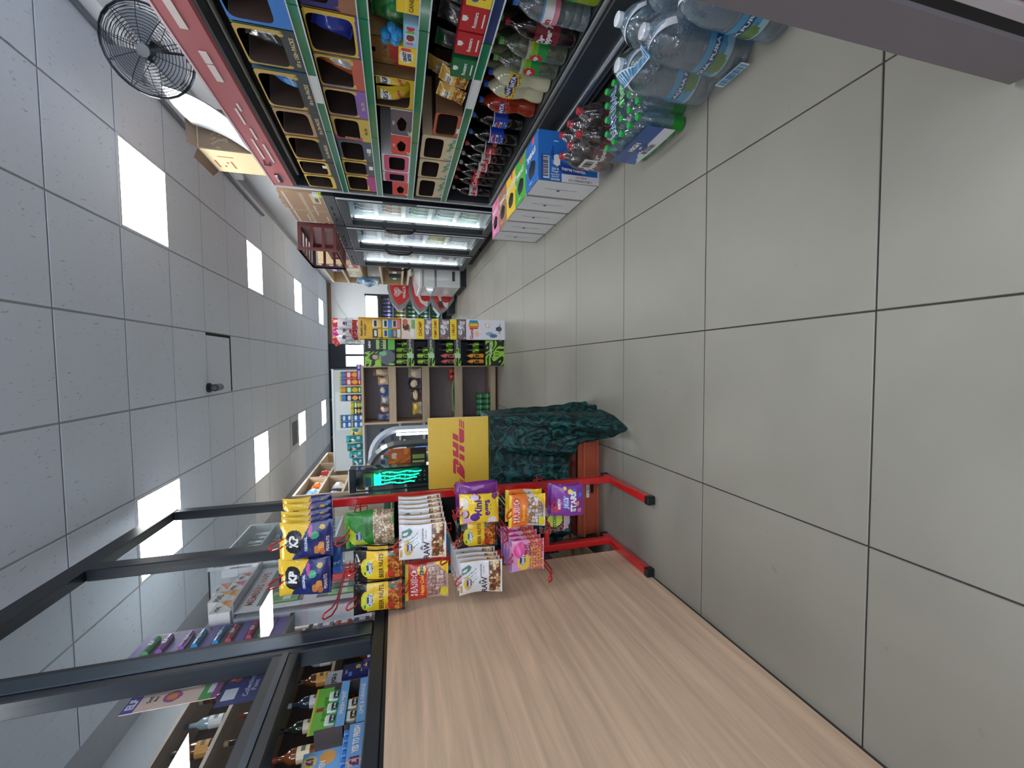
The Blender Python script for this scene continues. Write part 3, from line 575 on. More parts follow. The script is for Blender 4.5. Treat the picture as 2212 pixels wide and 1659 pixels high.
KINDS = {
 'dew': ('lime green soda bottle with a green and red diagonal label', 'std', (150, 172, 30), (90, 150, 40), (.3, .6), [('d', 1, 1.2, 1.05, (60, 160, 50)), ('e', .5, .5, .16, .45, (60, 160, 50))] + reps('DEW', .5, .42, (206, 34, 40), .3, .06, .2), (120, 180, 50), 'liquid'),
 'evian': ('clear mineral water bottle with a pink and white label', 'ridge', (196, 214, 226), (70, 120, 214), (.42, .64), [('r', 0, 0, 1, .3, (222, 140, 160)), ('r', 0, .86, 1, 1, (120, 160, 206))] + reps('evian', .6, .4, (190, 36, 70), .22, .03, 0, (.36, .9)), (232, 234, 240), 'pet'),
 'drpepper': ('dark soda bottle with a maroon label lettered in white', 'std', (34, 16, 18), (170, 34, 52), (.26, .6), reps('Dr', .7, .3, WHITE, .34, .06, .25, (.2, .47, .72)) + reps('Pepper', .42, .34, WHITE, .34, .05, .2, wmax=.24), (124, 22, 44), 'liquid'),
 'sevenup': ('clear soda bottle with a green and lime label and a red disc', 'std', (178, 190, 170), (130, 210, 110), (.3, .6), [('r', 0, 0, 1, .5, (24, 150, 66)), ('d', .9, 1, 1.35, (200, 206, 40)), ('r', 0, .86, 1, 1, (176, 186, 182)), ('e', .5, .5, .075, .32, (206, 40, 52)), ('e', .0, .5, .075, .32, (206, 40, 52)), ('e', 1, .5, .075, .32, (206, 40, 52)), ('t', 'up', .5, .5, .24, WHITE, 3.2, 0, .05), ('t', 'up', .0, .5, .24, WHITE, 3.2, 0, .05)], (120, 190, 50), 'pet'),
 'fantalemon': ('cloudy pale lemon soda bottle with a yellow label and blue cap', 'fanta', (206, 204, 172), (40, 96, 206), (.5, .68), [('n', 0, 0, 1, .35, .06, [(246, 196, 40), (250, 160, 60), (246, 214, 60)]), ('e', .5, .62, .13, .36, (30, 50, 130)), ('e', 0, .62, .1, .36, (30, 50, 130)), ('e', 1, .62, .1, .36, (30, 50, 130))] + reps('FANTA', .64, .42, WHITE, .18, .05, .1, (.5, .02), .22), (250, 208, 40), 'liquid'),
 'fantaorange': ('dark orange-red soda bottle with a red label and blue cap', 'fanta', (150, 44, 22), (60, 120, 210), (.5, .68), [('n', 0, 0, 1, .3, .06, [(214, 60, 40), (240, 110, 40), (206, 40, 50)]), ('e', .5, .6, .16, .34, (60, 50, 130))] + reps('FANTA', .64, .42, WHITE, .18, .05, .1, (.5, .02), .24) , (212, 40, 52), 'liquid'),
 'pepsi': ('dark cola bottle with a bright blue label and round red and white mark', 'std', (22, 18, 20), (60, 120, 220), (.32, .6), [('r', 0, .93, 1, 1, WHITE), ('e', .5, .45, .1, .42, WHITE), ('e', .5, .45, .09, .38, (40, 80, 200)), ('r', .42, .6, .58, .78, (206, 44, 56)), ('r', .405, .38, .595, .54, WHITE), ('t', 'PEPSI', .5, .46, .13, (20, 20, 60), 3.3, 0, .06), ('r', .2, .4, .3, .52, (190, 200, 225))], (36, 74, 200), 'liquid'),
 'pepsimax': ('dark cola bottle with a black label, red dots and a white stripe', 'std', (22, 18, 20), (226, 92, 74), (.32, .6), [('r', 0, .93, 1, 1, WHITE), ('e', .3, .6, .05, .16, (226, 92, 74)), ('e', .66, .3, .05, .16, (226, 92, 74)), ('e', .42, .2, .04, .12, (226, 92, 74)), ('e', .8, .7, .05, .16, (226, 92, 74)), ('e', .5, .55, .1, .36, (190, 60, 70)), ('t', 'PEPSI', .5, .56, .13, WHITE, 3.3, 0, .06)], (40, 22, 44), 'liquid'),
 'dietcoke': ('dark cola bottle with a silver label and big red letters', 'std', (24, 16, 16), (206, 208, 212), (.36, .58), [('r', 0, 0, 1, .06, (200, 30, 44))] + reps('coke', .5, .62, (204, 30, 46), .22, .05, 0, (.5, .0), .42), (214, 216, 220), 'liquid'),
 'coke': ('dark cola bottle with a red label and flowing white script', 'std', (26, 16, 14), (214, 52, 46), (.42, .6), reps('Cola', .5, .6, WHITE, .18, .03, .35, (.5, .02), .34), (206, 30, 40), 'liquid')}
PROTO = {}
def soda(kind, x, y, z=DECK, rz=0, label=None, group=None):
    lab, pf, liq, cap, lz, spec, lc, body = KINDS[kind]
    rz += RIGHT
    if kind not in PROTO:
        PROTO[kind] = bottle('soda_bottle' if kind != 'evian' else 'water_bottle', label or lab, H2, R2, pf, liq, cap, lz, body, spec, lc, (x, y, z), rz, 'bottle', group or 'soft drink bottles along the chiller base')
        return PROTO[kind]
    return dup(PROTO[kind], (x, y, z), rz, label or lab, group)
FRONT = [('dew', 1.52, 1.6, 0), ('evian', 1.51, 1.72, .2), ('drpepper', 1.53, 1.85, .1), ('sevenup', 1.53, 1.965, -.1), ('sevenup', 1.535, 2.08, .1), ('fantalemon', 1.54, 2.195, .2), ('fantalemon', 1.55, 2.31, .8), ('fantaorange', 1.55, 2.45, .2),
         ('pepsi', 1.6, 2.69, .1), ('pepsi', 1.56, 2.81, .5), ('pepsimax', 1.56, 2.96, .3), ('dietcoke', 1.57, 3.12, .3), ('dietcoke', 1.56, 3.24, .9), ('coke', 1.58, 3.4, .2), ('coke', 1.57, 3.52, .8), ('dietcoke', 1.54, 3.66, .4)]
for k, (kd, x, y, rz) in enumerate(FRONT):
    soda(kd, x, y, rz=rz, label=KINDS[kd][0])
for kd, x, y, rz in FRONT:
    for r_ in (1, 2):
        if kd in ('dew',) and r_ == 2: continue
        kk = kd
        soda(kk, x + .118 * r_, y + .012 * r_, rz=rz + .7 * r_, label=KINDS[kd][0])
# ================================================================= on the floor in front of the chiller
# five multipack crisp boxes
BX, BW, BD, BH = 1.178, .276, .229, .372
cols = [('blue', (30, 108, 190), 'SPIRALS'), ('green', (74, 176, 66), 'SPIRALS'), ('yellow', (238, 200, 40), 'ONION RINGS'), ('brown', (168, 122, 92), 'SPIRALS'), ('pink', (226, 130, 176), 'SPIRALS')]
for k, (nm, c, tx) in enumerate(cols):
    y = 2.25 + k * .232
    ex = [('r', 0, 0, 1, .035, (236, 236, 238)), ('r', 0, .965, 1, 1, (236, 236, 238)), ('r', 0, 0, .03, 1, (236, 236, 238)), ('r', .97, 0, 1, 1, (236, 236, 238)), ('e', .86, .42, .07, .2, (230, 80, 110)),
          ('t', tx, .68, .52, .15, WHITE, BW / BD, -PI / 2 + .1, .05, 0, .0015), ('t', '28', .72, .9, .07, WHITE, BW / BD, -PI / 2), ('t', 'multipack', .12, .6, .06, WHITE, BW / BD, -PI / 2)]
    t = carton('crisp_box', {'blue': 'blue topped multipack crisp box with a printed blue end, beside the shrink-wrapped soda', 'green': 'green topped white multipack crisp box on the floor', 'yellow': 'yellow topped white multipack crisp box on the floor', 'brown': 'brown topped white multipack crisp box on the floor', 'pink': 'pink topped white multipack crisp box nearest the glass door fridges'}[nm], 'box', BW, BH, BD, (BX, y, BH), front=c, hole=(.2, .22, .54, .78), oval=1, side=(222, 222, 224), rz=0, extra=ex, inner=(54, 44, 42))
    t.rotation_euler = (-PI / 2, 0, 0)
    # side printing towards the aisle: a code block, a line of small print and the brown tape seam
    s = B((150, 140, 134)).box(-BW / 2 - .0012, -BW / 2, 0, BH, BD * .93, BD)
    s.box(-BW / 2 - .0012, -BW / 2, BH * .42, BH * .47, BD * .48, BD * .56, c=(90, 96, 130)); s.box(-BW / 2 - .0012, -BW / 2, BH * .2, BH * .75, BD * .44, BD * .455, c=(150, 152, 170))
    s.obj('side_print', 'card', t)
    if k == 0:
        W_, H_ = BW, BH
        F = lambda u, v: (-W_ / 2 + v * W_, H_ * u, -.0015)      # the box lies on its side: print reads down the end panel
        A_ = BH / BW
        sp = [('r', 0, 0, 1, 1, (34, 108, 190)), ('e', .55, .55, .34, .42, (34, 70, 150)), ('e', .5, .66, .26, .3, (34, 108, 190)), ('e', .3, .42, .06, .12, WHITE), ('r', .37, 0, 1, .16, (222, 222, 226)), ('r', .97, 0, 1, 1, (222, 222, 226)),
              ('r', .05, .03, .18, .52, (28, 60, 140)), ('r', .065, .05, .165, .5, (206, 214, 226)), ('bar', .075, .08, .155, .48, False), ('r', .12, .72, .2, .735, (170, 200, 90)), ('r', .14, .66, .2, .675, (170, 200, 90)), ('r', .26, .8, .32, .82, (190, 220, 240)),
              ('t', 'Salt &', .27, .25, .05, WHITE, A_, 0, .02, 0, .0012, .16), ('t', 'Vinegar', .27, .19, .05, WHITE, A_, 0, .02, 0, .0012, .16), ('t', 'FLAVOUR', .27, .135, .032, WHITE, A_), ('t', 'SNACKS', .27, .09, .032, WHITE, A_), ('t', '28 PACKS', .27, .035, .036, WHITE, A_, 0, .05, 0, .0012, .17),
              ('t', "THEY'RE TWISTED!", .57, .25, .055, WHITE, A_, -.06, .05, 0, .0012, .4), ('t', 'Light &', .26, .38, .036, WHITE, A_, -.5), ('t', 'Crunchy', .27, .33, .036, WHITE, A_, -.5), ('t', 'NOT FOR EU', .7, .12, .03, (170, 40, 50), A_), ('t', '150 3 078 ALLY 24 :1', .68, .05, .045, (70, 70, 80), A_, 0, .01, 0, .0012, .4)]
        B((222, 222, 226)).surf(F, 40, 48, sp).obj('end_print', 'print', t)
# shrink-wrapped six pack of dark soda
def wrapped(name, label, cat, x0, x1, y0, y1, h, bot, film, top=None):
    t = thing(name, label, cat, ((x0 + x1) / 2, (y0 + y1) / 2, 0))
    return t
t = thing('soda_pack', 'shrink-wrapped pack of dark soda bottles with dark red caps and maroon labels', 'drinks pack', (1.16, 1.995, 0))
bb = B((36, 16, 18)).lathe([(a * .052, z * .3) for a, z in PROF['std']], 16); cc = B((168, 44, 58)).lathe([(.0165, .275), (.0165, .296), (.014, .3)], 14)
sp = reps('Dr', .72, .3, WHITE, .34, .06, .25, (.2, .47, .72)) + reps('Pepper', .42, .34, WHITE, .34, .05, .2, wmax=.24)
ll = B((112, 26, 44)).surf(cyl(.0532, .075, .18), 40, 14, sp, (112, 26, 44))
pb = pc = pl = None
for i in range(2):
    for j in range(3):
        p = (-.054 + .108 * i, -.108 + .108 * j, .002)
        if pb is None: pb, pc, pl = bb.obj('bottle', 'liquid', t, p, smooth=True), cc.obj('cap', 'plastic', None, smooth=True), ll.obj('label', 'gloss', None, smooth=True); pc.parent = pb; pl.parent = pb; continue
        o = pb.copy(); col.objects.link(o); o.location = p; o.rotation_euler = (0, 0, .4 * (i * 3 + j))
        for q in (pc, pl): g = q.copy(); col.objects.link(g); g.parent = o
def film(x, y, h, caps, r, peak, nx=36, ny=36, hf=None):
    """shrink film: draped over the caps, then down round the outside of the pack"""
    b = B((250, 252, 254))
    def zz(px, py):
        if hf: return hf(px, py)
        e = max(peak * math.exp(-((px - cx) ** 2 + (py - cy) ** 2) / (2 * r * r)) for cx, cy in caps)
        return h + e
    def F(u, v):
        a = u * 2 - 1; d = v * 2 - 1
        m_ = max(abs(a), abs(d)); k = min(1, m_ / .62)
        if m_ < 1e-6: return (0, 0, zz(0, 0))
        # squircle footprint
        px, py = a / m_ * k * x, d / m_ * k * y
        n_ = ((abs(px) / x) ** 4 + (abs(py) / y) ** 4) ** .25
        if n_ > 1e-6: px, py = px * k / n_, py * k / n_
        if m_ <= .62: z = zz(px, py) - (0 if hf else .05 * (k ** 6))
        else:
            s = (m_ - .62) / .38; z = (zz(px, py) - (0 if hf else .05)) * (1 - s) + .006
            bul = 1 + .012 * math.sin(14 * math.atan2(py, px)) + .015 * math.sin(PI * s); px *= bul; py *= bul
        return (px, py, z)
    return b.surf(F, nx, ny)
film(.112, .166, .25, [(-.054 + .108 * i, -.108 + .108 * j) for i in (0, 1) for j in (0, 1, 2)], .024, .058).obj('shrink_film', 'wrap', t, smooth=True)
F = lambda u, v: (-.1165 - .001, .075 - u * .09, .14 + v * .075)
B(WHITE).surf(F, 4, 4, [('r', .05, .05, .95, .95, (224, 222, 222)), ('bar', .15, .2, .85, .8, True)]).obj('barcode_label', 'print', t)
# green capped small water bottles, shrink-wrapped
t = thing('water_pack', 'shrink-wrapped pack of small water bottles with bright green caps and blue high pH band', 'drinks pack', (1.12, 1.644, 0))
bb = B((168, 206, 222)).lathe([(a * .03, z * .21) for a, z in PROF['small']], 12); cc = B((44, 176, 84)).lathe([(.0135, .194), (.0135, .208), (.011, .211)], 12); gg = B((24, 140, 46)).lathe([(.022, .001), (.0306, .004), (.0306, .055)], 12)
pb = None
for i in range(5):
    for j in range(5):
        p = (-.126 + .063 * i, -.126 + .063 * j, .001)
        if pb is None:
            pb = bb.obj('bottle', 'pet', t, p, smooth=True); pc = cc.obj('cap', 'plastic', pb, smooth=True); pg = gg.obj('base_band', 'plastic', pb, smooth=True); continue
        o = pb.copy(); col.objects.link(o); o.location = p
        for q in (pc, pg): g = q.copy(); col.objects.link(g); g.parent = o
film(.164, .163, .185, [(-.126 + .063 * i, -.126 + .063 * j) for i in range(5) for j in range(5)], .016, .03, 40, 40).obj('shrink_film', 'wrap', t, smooth=True)
F = lambda u, v: (-.1685, .02 - u * .2, .048 + v * .125)
F2 = lambda u, v: (-.1685 - .006 * math.sin(PI * u), .15 - u * .3, .045 + v * .13)
B((34, 96, 170)).surf(F2, 30, 20, [('r', 0, 0, 1, .42, (214, 218, 228)), ('d', -1, .9, -.02, (34, 96, 170)), ('r', 0, .45, 1, 1, (30, 78, 150)), ('e', .5, .45, .12, .16, (24, 60, 130)), ('t', 'HIGH', .5, .74, .2, WHITE, 2.5, 0, .05), ('t', 'pH', .5, .5, .14, WHITE, 2.5), ('bar', .36, .12, .64, .3, True)]).obj('film_print', 'gloss', t, smooth=True)
F3 = lambda u, v: (-.13 + u * .26, -.15 + v * .3, .224)
tp = B((230, 240, 248))
tp.text(F3, 'NATURAL', .42, .62, .16, (236, 242, 248), .26 / .33, 0, .05, 0, 0, .8); tp.text(F3, 'NATURAL', .42, .62, .15, (30, 80, 160), .26 / .33, 0, .0, 0, .0015, .78)
tp.obj('film_lettering', 'print', t); tp = B(WHITE)
tp.text(F3, '100%', .6, .38, .12, (230, 244, 230), .26 / .33, 0, .05, 0, 0, .5); tp.text(F3, '100%', .6, .38, .115, (60, 180, 80), .26 / .33, 0, .0, 0, .0015, .48)
tp.obj('film_lettering', 'print', t)
# five-litre water jugs, in two film-wrapped pairs plus one
def jugspec():
    return [('r', 0, 0, 1, 1, (70, 150, 196)), ('d', .6, -1, .1, (150, 190, 214)), ('e', .5, .35, .08, .3, (90, 130, 60)), ('r', .33, .5, .68, .78, (24, 78, 130)), ('t', 'AQUA PURA', .505, .64, .17, (210, 226, 236), 3.6, 0, .03), ('r', .02, .2, .2, .8, (206, 214, 224)), ('r', .82, .2, .98, .8, (206, 214, 224))]
HJ, RJ = .375, .076
jug = None
JP = [(1.075, 1.385, .9), (1.075, 1.228, 0.3), (1.08, 1.062, -.2), (1.236, 1.387, .6), (1.236, 1.23, 0)]
for k, (x, y, rz) in enumerate(JP):
    lb = ['five litre water jug with white cap and blue label beside the green capped pack', 'five litre water jug between two others in the front row, turned sideways', 'five litre water jug with its blue and white label facing the aisle', 'five litre water jug behind the front row, touching the green capped pack', 'five litre water jug behind the front row, against the chiller'][k]
    if jug is None:
        jug = bottle('water_jug', lb, HJ, RJ, 'jug', (186, 208, 222), (222, 228, 236), (.2, .45, 1.004), 'pet', jugspec(), (70, 150, 196), (x, y, 0), LEFT * -1 + rz, 'water jug', 'five litre water jugs beside the chiller', 24)
        # white carrying strap over the shoulder
        B((232, 234, 238)).surf(lambda u, v: (.052 * math.cos(PI * u), (v - .5) * .026, .335 * HJ / .375 - .03 + .012 * math.sin(PI * u)) if False else ((RJ * .93) * math.cos(PI * (.12 + .76 * u)) * 1.0, (v - .5) * .03 - .02, .262 + .082 * math.sin(PI * (.12 + .76 * u))), 14, 2).obj('carry_strap', 'plastic', jug, smooth=True)
    else: dup(jug, (x, y, 0), -PI / 2 + rz, lb)
# film round the front pair, with a printed barcode flap
t = thing('jug_wrap', 'clear shrink film with blue barcode strips round a pair of water jugs', 'shrink film', (1.075, 1.307, 0))
SHO = [(0, .381), (.025, .38), (.034, .362), (.05, .346), (.069, .314), (.077, .285), (.2, .285)]     # height of film over a jug, by distance from its axis
def over_jugs(px, py):
    d = min(math.hypot(px, py - c) for c in (.0785, -.0785))
    for (a, za), (b_, zb) in zip(SHO, SHO[1:]):
        if a <= d <= b_: return za + (zb - za) * (d - a) / (b_ - a)
    return .285
film(.0795, .159, .3, [(0, .0785), (0, -.0785)], .035, .06, 44, 44, over_jugs).obj('film', 'wrap', t, smooth=True)
F = lambda u, v: (-.066 + v * .036, .1 - u * .17, max(.33, over_jugs(-.066 + v * .036, .1 - u * .17)) + .004)
B((206, 226, 238)).surf(F, 24, 6, [('r', 0, 0, .03, 1, (30, 110, 170)), ('r', .97, 0, 1, 1, (30, 110, 170)), ('r', 0, 0, 1, .06, (30, 110, 170)), ('bar', .06, .1, .94, .9, True, (40, 120, 170))]).obj('barcode_flap', 'print', t)
F = lambda u, v: (-.0855, -.03 - u * .12, .012 + v * .035)
B((206, 226, 238)).surf(F, 8, 3, [('bar', .06, .1, .94, .9, True, (40, 120, 170))]).obj('barcode_strip', 'print', t)
# red cooler standing at the near right corner
t = thing('red_cooler', 'red cooler cabinet with a grey back panel and black gasket line', 'cooler', (.53, .54, 0))
B((104, 98, 104)).box(0, .6, -.082, 0, .012, 1.9, ch=.004).obj('grey_body', 'plastic', t)
B((16, 15, 18)).box(.004, .6, -.1, -.082, .012, 1.9).obj('gasket', 'matte', t)
B((170, 164, 168)).box(0, .6, -.125, -.1, .012, 1.9, ch=.003).obj('door_edge', 'plastic', t)
B((206, 30, 34)).box(0, .6, -.3, -.125, .012, 1.9, ch=.008).obj('red_body', 'plastic', t)
B((226, 226, 228)).tube([(.03, -.02, 0), (.03, -.02, .014)], .014, 10).tube([(.03, -.27, 0), (.03, -.27, .014)], .014, 10).tube([(.57, -.02, 0), (.57, -.02, .014)], .014, 10).tube([(.57, -.27, 0), (.57, -.27, .014)], .014, 10).obj('feet', 'plastic', t)
# ================================================================= on top of the chiller
TOP = 2.085
# desk fan with wire cage
t = thing('desk_fan', 'grey wire-caged fan standing on top of the red canopied chiller', 'fan', (1.68, 2.72, TOP), math.radians(-30))
FC, FR = .305, .205      # hub height and cage radius
cage = B((66, 72, 82))
def ringpts(r, y, n=28): return [(r * math.cos(2 * PI * k / n), y, FC + r * math.sin(2 * PI * k / n)) for k in range(n)]
for k in range(15):
    s = (k + 1) / 15; r = FR * s; y = -.075 + .055 * s ** 3
    cage.tube(ringpts(r, y), .0016 if k < 14 else .006, 4, closed=True)
    cage.tube(ringpts(r, .06 - .06 * s ** 3), .0013, 4, closed=True)
for k in range(10):
    a = 2 * PI * k / 10
    cage.tube([(FR * s * math.cos(a), -.076 + .055 * s ** 3, FC + FR * s * math.sin(a)) for s in (.12, .4, .7, 1)], .0018, 4)
    cage.tube([(FR * s * math.cos(a), .062 - .06 * s ** 3, FC + FR * s * math.sin(a)) for s in (.12, .4, .7, 1)], .0016, 4)
cage.obj('cage', 'metal', t)
B((84, 90, 100)).tube([(0, -.078, FC), (0, -.07, FC)], .03, 16).obj('cage_badge', 'plastic', t)
B((40, 43, 50)).lathe([(.0, -.06), (.05, -.055), (.06, .0), (.05, .05), (0, .06)], 16).obj('motor', 'plastic', t, (0, .08, FC), (PI / 2, 0, 0), smooth=True)
for k in range(3):
    a0 = 2 * PI * k / 3
    B((120, 126, 134)).surf(lambda u, v: ((.03 + .14 * u) * math.cos(a0 + (v - .5) * 1.1), -.02 + .03 * (v - .5) * (1 - .4 * u), FC + (.03 + .14 * u) * math.sin(a0 + (v - .5) * 1.1)), 6, 6).obj('blade', 'plastic', t, smooth=True)
B((40, 43, 50)).tube([(0, .09, FC), (0, .1, .12), (0, .06, .02)], .02, 8).obj('stand', 'plastic', t, smooth=True)
B((40, 43, 50)).lathe([(.12, 0), (.12, .012), (.05, .028)], 20, at=(0, .06, 0)).obj('base', 'plastic', t, smooth=True)
# glossy plastic sheet leaning beside the fan, its ceiling-light reflection painted as plain white
t = thing('plastic_tray', 'glossy white curved plastic sheet leaning between the fan and the cartons', 'tray', (1.5, 2.98, TOP))
B((240, 244, 246)).surf(lambda u, v: (.16 * v + .03 * math.sin(PI * v), .42 * u, .01 + .37 * v + .02 * math.sin(PI * u)), 10, 10).surf(lambda u, v: (.163 * v + .03 * math.sin(PI * v) + .006, .42 * u, .008 + .37 * v + .02 * math.sin(PI * u)), 10, 10, flip=True).obj('sheet', 'gloss', t, smooth=True)
B((228, 234, 238)).tube([(.165, 0, .38), (.165, .21, .4), (.165, .42, .38)], .006, 6).obj('rolled_edge', 'plastic', t)
# cardboard cartons
def box_carton(label, x0, x1, y0, y1, z0, z1, c, rz=0, near=None, side=None, flap=False, tape=True, name='cardboard_carton', rot=None):
    cx, cy = (x0 + x1) / 2, (y0 + y1) / 2; hx_, hy = (x1 - x0) / 2, (y1 - y0) / 2; h = z1 - z0
    t = thing(name, label, 'carton', (cx, cy, z0), rz, None, rot)
    B(c).box(-hx_, hx_, -hy, hy, 0, h, ch=.004).obj('body', 'card', t)
    if tape:
        B((186, 160, 120)).box(-hx_ - .001, hx_ + .001, -.02, .02, h * .7, h + .001).obj('tape', 'film', t)
    if near: B(near[0]).panel((-hx_ + .01, -hy - .0012, .01), (2 * hx_ - .02, 0, 0), (0, 0, h - .02), 24, 24, near[1], near[0]).obj('end_print', 'card', t)
    if side: B(side[0]).panel((-hx_ - .0012, hy - .005, .006), (0, -2 * hy + .01, 0), (0, 0, h - .012), 24, 24, side[1], side[0]).obj('side_print', 'card', t)
    if flap:
        B(c).add([(-hx_, -hy, h), (hx_ * .3, -hy, h), (hx_ * .2, -hy - .05, h + .05), (-hx_ * .9, -hy - .04, h + .045)], [(0, 1, 2, 3)]).add([(-hx_, -hy, h), (-hx_, hy, h), (-hx_ - .05, hy * .9, h + .03), (-hx_ - .055, -hy * .85, h + .035)], [(0, 1, 2, 3)]).obj('open_flap', 'card', t)
    return t
mark = (176, 96, 80)
box_carton('open cardboard carton with cream printed side and brown end on top of the chiller', 1.52, 1.8, 3.42, 3.78, TOP, TOP + .37, (126, 108, 92), .0, ((122, 104, 88), [('w', 0, .5, 1, .8, 30, 3, .7, (150, 134, 116))]),
    ((222, 204, 160), [('r', .2, .6, .22, .9, mark), ('r', .2, .6, .55, .62, mark), ('r', .2, .88, .55, .9, mark), ('r', .53, .6, .55, .9, mark), ('e', .3, .78, .04, .03, mark), ('e', .45, .7, .04, .03, mark), ('r', .1, .2, .5, .22, (190, 160, 120)), ('r', .1, .28, .4, .3, (190, 160, 120)), ('r', .65, .5, .68, .8, mark), ('r', .72, .5, .75, .8, mark)]), True, False)
# things on the fridges
box_carton('brown carton wrapped in shiny packing tape on top of the glass door fridges', 1.52, 1.95, 4.06, 4.84, 1.765, 2.13, (166, 136, 110), 0, None, ((172, 140, 112), [('r', .0, .45, 1, .55, (190, 170, 146)), ('r', 0, .88, 1, .93, (214, 206, 198)), ('r', .06, .6, .3, .62, (206, 196, 186)), ('r', .5, .7, .8, .72, (206, 196, 186)), ('r', .3, .3, .62, .33, (206, 196, 186)), ('r', .7, .08, 1, .3, (214, 202, 184)), ('r', .76, .12, .86, .2, (110, 96, 84)), ('r', .1, .1, .24, .13, (206, 196, 186)), ('r', .4, 0, .46, 1, (184, 158, 130))]))
box_carton('plain tan carton behind the taped one on the glass door fridges', 1.75, 2.15, 4.88, 5.15, 1.765, 2.3, (186, 158, 120))
t = thing('lime_label', 'small white and lime green packet beside the taped carton', 'packet', (1.49, 4.02, 1.765))
B((222, 230, 232)).box(0, .02, -.03, .03, 0, .07).obj('packet', 'print', t); B((206, 226, 30)).box(-.002, .022, -.032, .032, 0, .02).box(-.002, .022, .02, .032, .02, .07).obj('lime_edge', 'print', t)
# brown plastic crates
def crate(label, loc, rot, L=.55, W=.38, H=.2):
    t = thing('plastic_crate', label, 'crate', loc, 0, None, rot); c = (104, 52, 52); k = .012
    B(c).box(-W / 2, W / 2, -L / 2, L / 2, 0, k).obj('floor_panel', 'plastic', t)
    for s in (-1, 1):
        b = B(c); x = s * W / 2
        for z0, z1 in ((0, .05), (H - .035, H)): b.box(x - k / 2, x + k / 2, -L / 2, L / 2, z0, z1)
        for q in range(6):
            y = -L / 2 + q * (L - .03) / 5; b.box(x - k / 2, x + k / 2, y, y + .03, .05, H - .035)
        b.obj('side_wall', 'plastic', t)
        b = B(c); y = s * L / 2
        for z0, z1 in ((0, .05), (H - .035, H)): b.box(-W / 2, W / 2, y - k / 2, y + k / 2, z0, z1)
        for q in range(4):
            xx = -W / 2 + q * (W - .03) / 3; b.box(xx, xx + .03, y - k / 2, y + k / 2, .05, H - .035)
        b.obj('end_wall', 'plastic', t)
    B((120, 62, 60)).box(-W / 2 - .012, W / 2 + .012, -L / 2 - .012, -L / 2 + .006, H - .012, H).box(-W / 2 - .012, W / 2 + .012, L / 2 - .006, L / 2 + .012, H - .012, H).box(-W / 2 - .012, -W / 2 + .006, -L / 2, L / 2, H - .012, H).box(W / 2 - .006, W / 2 + .012, -L / 2, L / 2, H - .012, H).obj('rim', 'plastic', t)
    return t
crate('maroon plastic crate tipped on its side on the fridges, slots facing the aisle', (1.56, 5.42, 1.96), (0, -PI / 2, 0), .86, .38, .3)
crate('maroon plastic crate standing upright behind the tipped one on the last fridge', (1.75, 6.15, 1.765), (0, 0, 0), .5, .46, .24)
